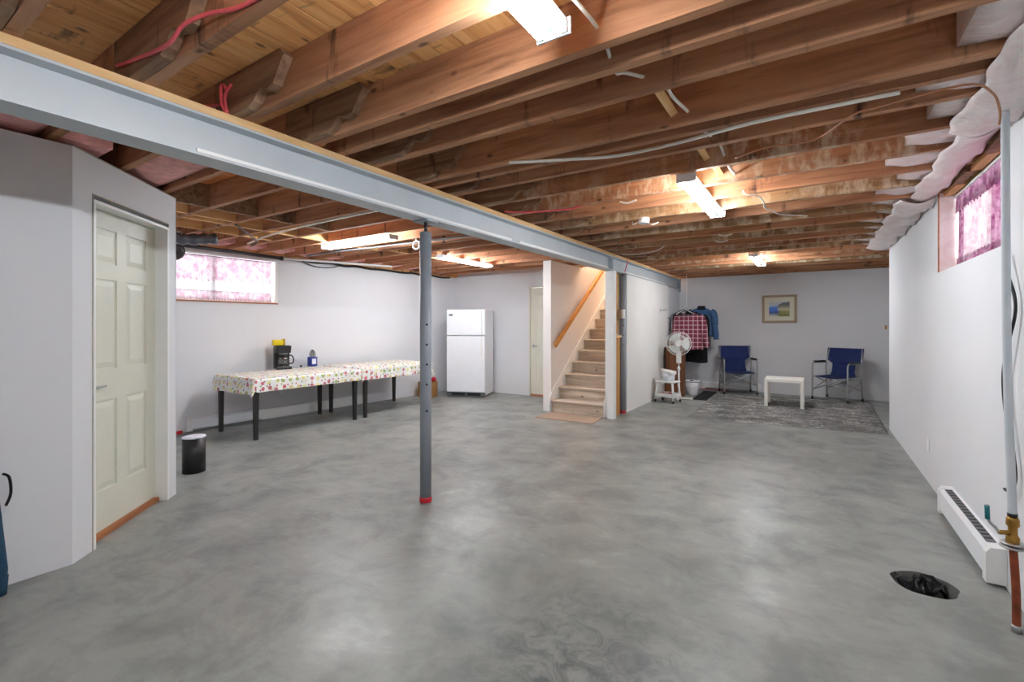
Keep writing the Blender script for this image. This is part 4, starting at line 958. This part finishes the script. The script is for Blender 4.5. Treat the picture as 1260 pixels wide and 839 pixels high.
MB().tube([(.066*math.cos(a), .02, .02+.066*math.sin(a)) for a in [2*PI*i/16 for i in range(16)]], .012, 6, False, 0, True).build('duct_tape', 'steel', fx)
wire('thin_cable', 'dark cable crossing the joists in front of the left window', [(-4.9, 2.45, 2.366), (-5.2, 2.75, 2.340), (-5.6, 3.05, 2.340), (-6.1, 3.24, 2.366)], .008, 'cable_black')
# silver clamp lamp next to the crosswise lamp
cl = thing('clamp_ring', 'silver ring clamp hanging beside the end of the crosswise lamp', 'clamp', (-3.95, 4.04, 2.299))
MB().tube([(.05*math.cos(a), 0, .05*math.sin(a)) for a in [2*PI*i/20 for i in range(20)]], .010, 8, False, 0, True).build('ring', 'steel', cl); MB().cyl((0, 0, .05), (0, 0, .075), .012, 8).build('stem', 'steel', cl)

ORD = ['first', 'second', 'third', 'fourth', 'fifth', 'sixth', 'seventh', 'eighth', 'ninth', 'tenth', 'eleventh', 'twelfth', 'thirteenth', 'fourteenth', 'fifteenth', 'sixteenth', 'seventeenth']
nb = [0, 0, 0]
# insulation batts: over the closet, along the left wall and wrapped in plastic along the right wall
def batt(label, group, x0, x1, y0, y1, z0, z1, mat, seed, slope=0):
    R_ = random.Random(seed); nu, nv = 8, 6; ph = R_.uniform(0, 6)
    cx, cy = (x0+x1)/2, (y0+y1)/2; b = MB()
    def bot(u, v):
        x = x0+(x1-x0)*u; y = y0+(y1-y0)*v; e = (4*v*(1-v))**.5*min(1, 6*u, 6*(1-u)+.4)
        z = z0+(1-e)*.03+slope*(1-u)*(z1-z0)+.012*math.sin(9*u+ph)*math.sin(8*v+ph)*e
        return (x-cx, y-cy, z)
    b.grid(bot, nu, nv, True)
    b.add([(x0-cx, y0-cy, z1), (x1-cx, y0-cy, z1), (x1-cx, y1-cy, z1), (x0-cx, y1-cy, z1)], [(0, 1, 2, 3)])
    N = nu+1; M_ = len(b.v)-4
    for i in range(nu): b.f += [(i, i+1, M_+1, M_+0) if i == nu-1 else (i, i+1, M_+0)]; b.sm += [False]; b.mi += [0]
    for i in range(nu): o_ = nv*N; b.f += [(o_+i+1, o_+i, M_+3) if i < nu-1 else (o_+i+1, o_+i, M_+3, M_+2)]; b.sm += [False]; b.mi += [0]
    for j in range(nv): b.f += [(j*N+N, j*N, M_+0) if j < nv-1 else (j*N+N, j*N, M_+0, M_+3)]; b.sm += [False]; b.mi += [0]
    for j in range(nv): b.f += [(j*N+nu, j*N+N+nu, M_+1) if j < nv-1 else (j*N+nu, j*N+N+nu, M_+2, M_+1)]; b.sm += [False]; b.mi += [0]
    o = b.build('insulation_batt', mat, loc=(cx, cy, 0)); return tag(o, label, 'insulation', group)
FR = [f for f in FE]
for i in range(len(FR)-1):
    a, c = FR[i]+.004, FR[i+1]-JW-.004
    if 1.9 < a < 7.5 and c-a > .15:
        nb[0] += 1; batt('plastic covered insulation batt in the %s bay from the riser pipe end' % ORD[nb[0]-1], 'plastic covered batts on the right wall', .46+.06*math.sin(i*2.3), .80 if 3.2 < a < 4.9 else .95, a, c, 2.372, 2.57, 'vapour_plastic', i, .12)
for i in range(len(FL)-1):
    a, c = FL[i]+.004, FL[i+1]-JW-.004
    if 0 < a < 1.3: nb[1] += 1; batt('pink insulation batt above the closet, %s bay back from the door wall' % ORD[4-nb[1]], 'batts above the closet', -5.6, -3.35-.25*(i % 2), a+.02, c-.10*(i % 2), 2.39, 2.56, 'pink_batt', 40+i, .0)
    if 1.8 < a < 7.2: nb[2] += 1; batt('pink insulation batt at the left rim board, %s bay from the closet' % ORD[nb[2]-1], 'batts on the left wall', WL(a)+.0, WL(a)+.26, a, c, 2.40, 2.57, 'pink_batt', 60+i, .0)
# plastic sheet folded over the top of the right wall
def make_sheet(ya, yb, x_in, z_wall, label):
    L = yb-ya
    def sheet(u, v):
        y = ya+u*L; j = math.sin(9.5*y)+.6*math.sin(23*y+1); w = .5+.5*math.sin(2*PI*(y-.02)/.405)
        x = XR-.012-(XR-x_in-.012*j)*v; z = z_wall+.02*j*(1-v)+(JB-.006-z_wall)*v**.7-.022*math.sin(PI*v)*(1+.5*j)-.010*w*math.sin(PI*v)
        return (x, y, min(z, JB-.005))
    o = MB().grid(sheet, int(L*26), 8).build('vapour_barrier', 'vapour_plastic', solid=.002); tag(o, label, 'plastic sheet')
make_sheet(4.93, 7.72, .60, 2.335, 'wrinkled pink tinted plastic sheet folded over the right wall beyond the window')
make_sheet(2.15, 3.36, .61, 2.35, 'wrinkled plastic sheet folded over the wall behind the riser pipe')
make_sheet(3.40, 4.90, .66, 2.366, 'narrow wrinkled plastic sheet tucked above the side window')
for i in range(4):
    o = MB().bar((0, -.18, 0), (0, .18, .003*(i-1)), .05, .03).build('rough_batten', 'block_wood' if i % 2 else 'stub_wood', loc=(XR+.03+.022*(i % 2), 3.60+.365*i, 2.356)); tag(o, 'rough broken batten over the side window, %s from the riser pipe' % ORD[i], 'batten', 'battens over the right window')
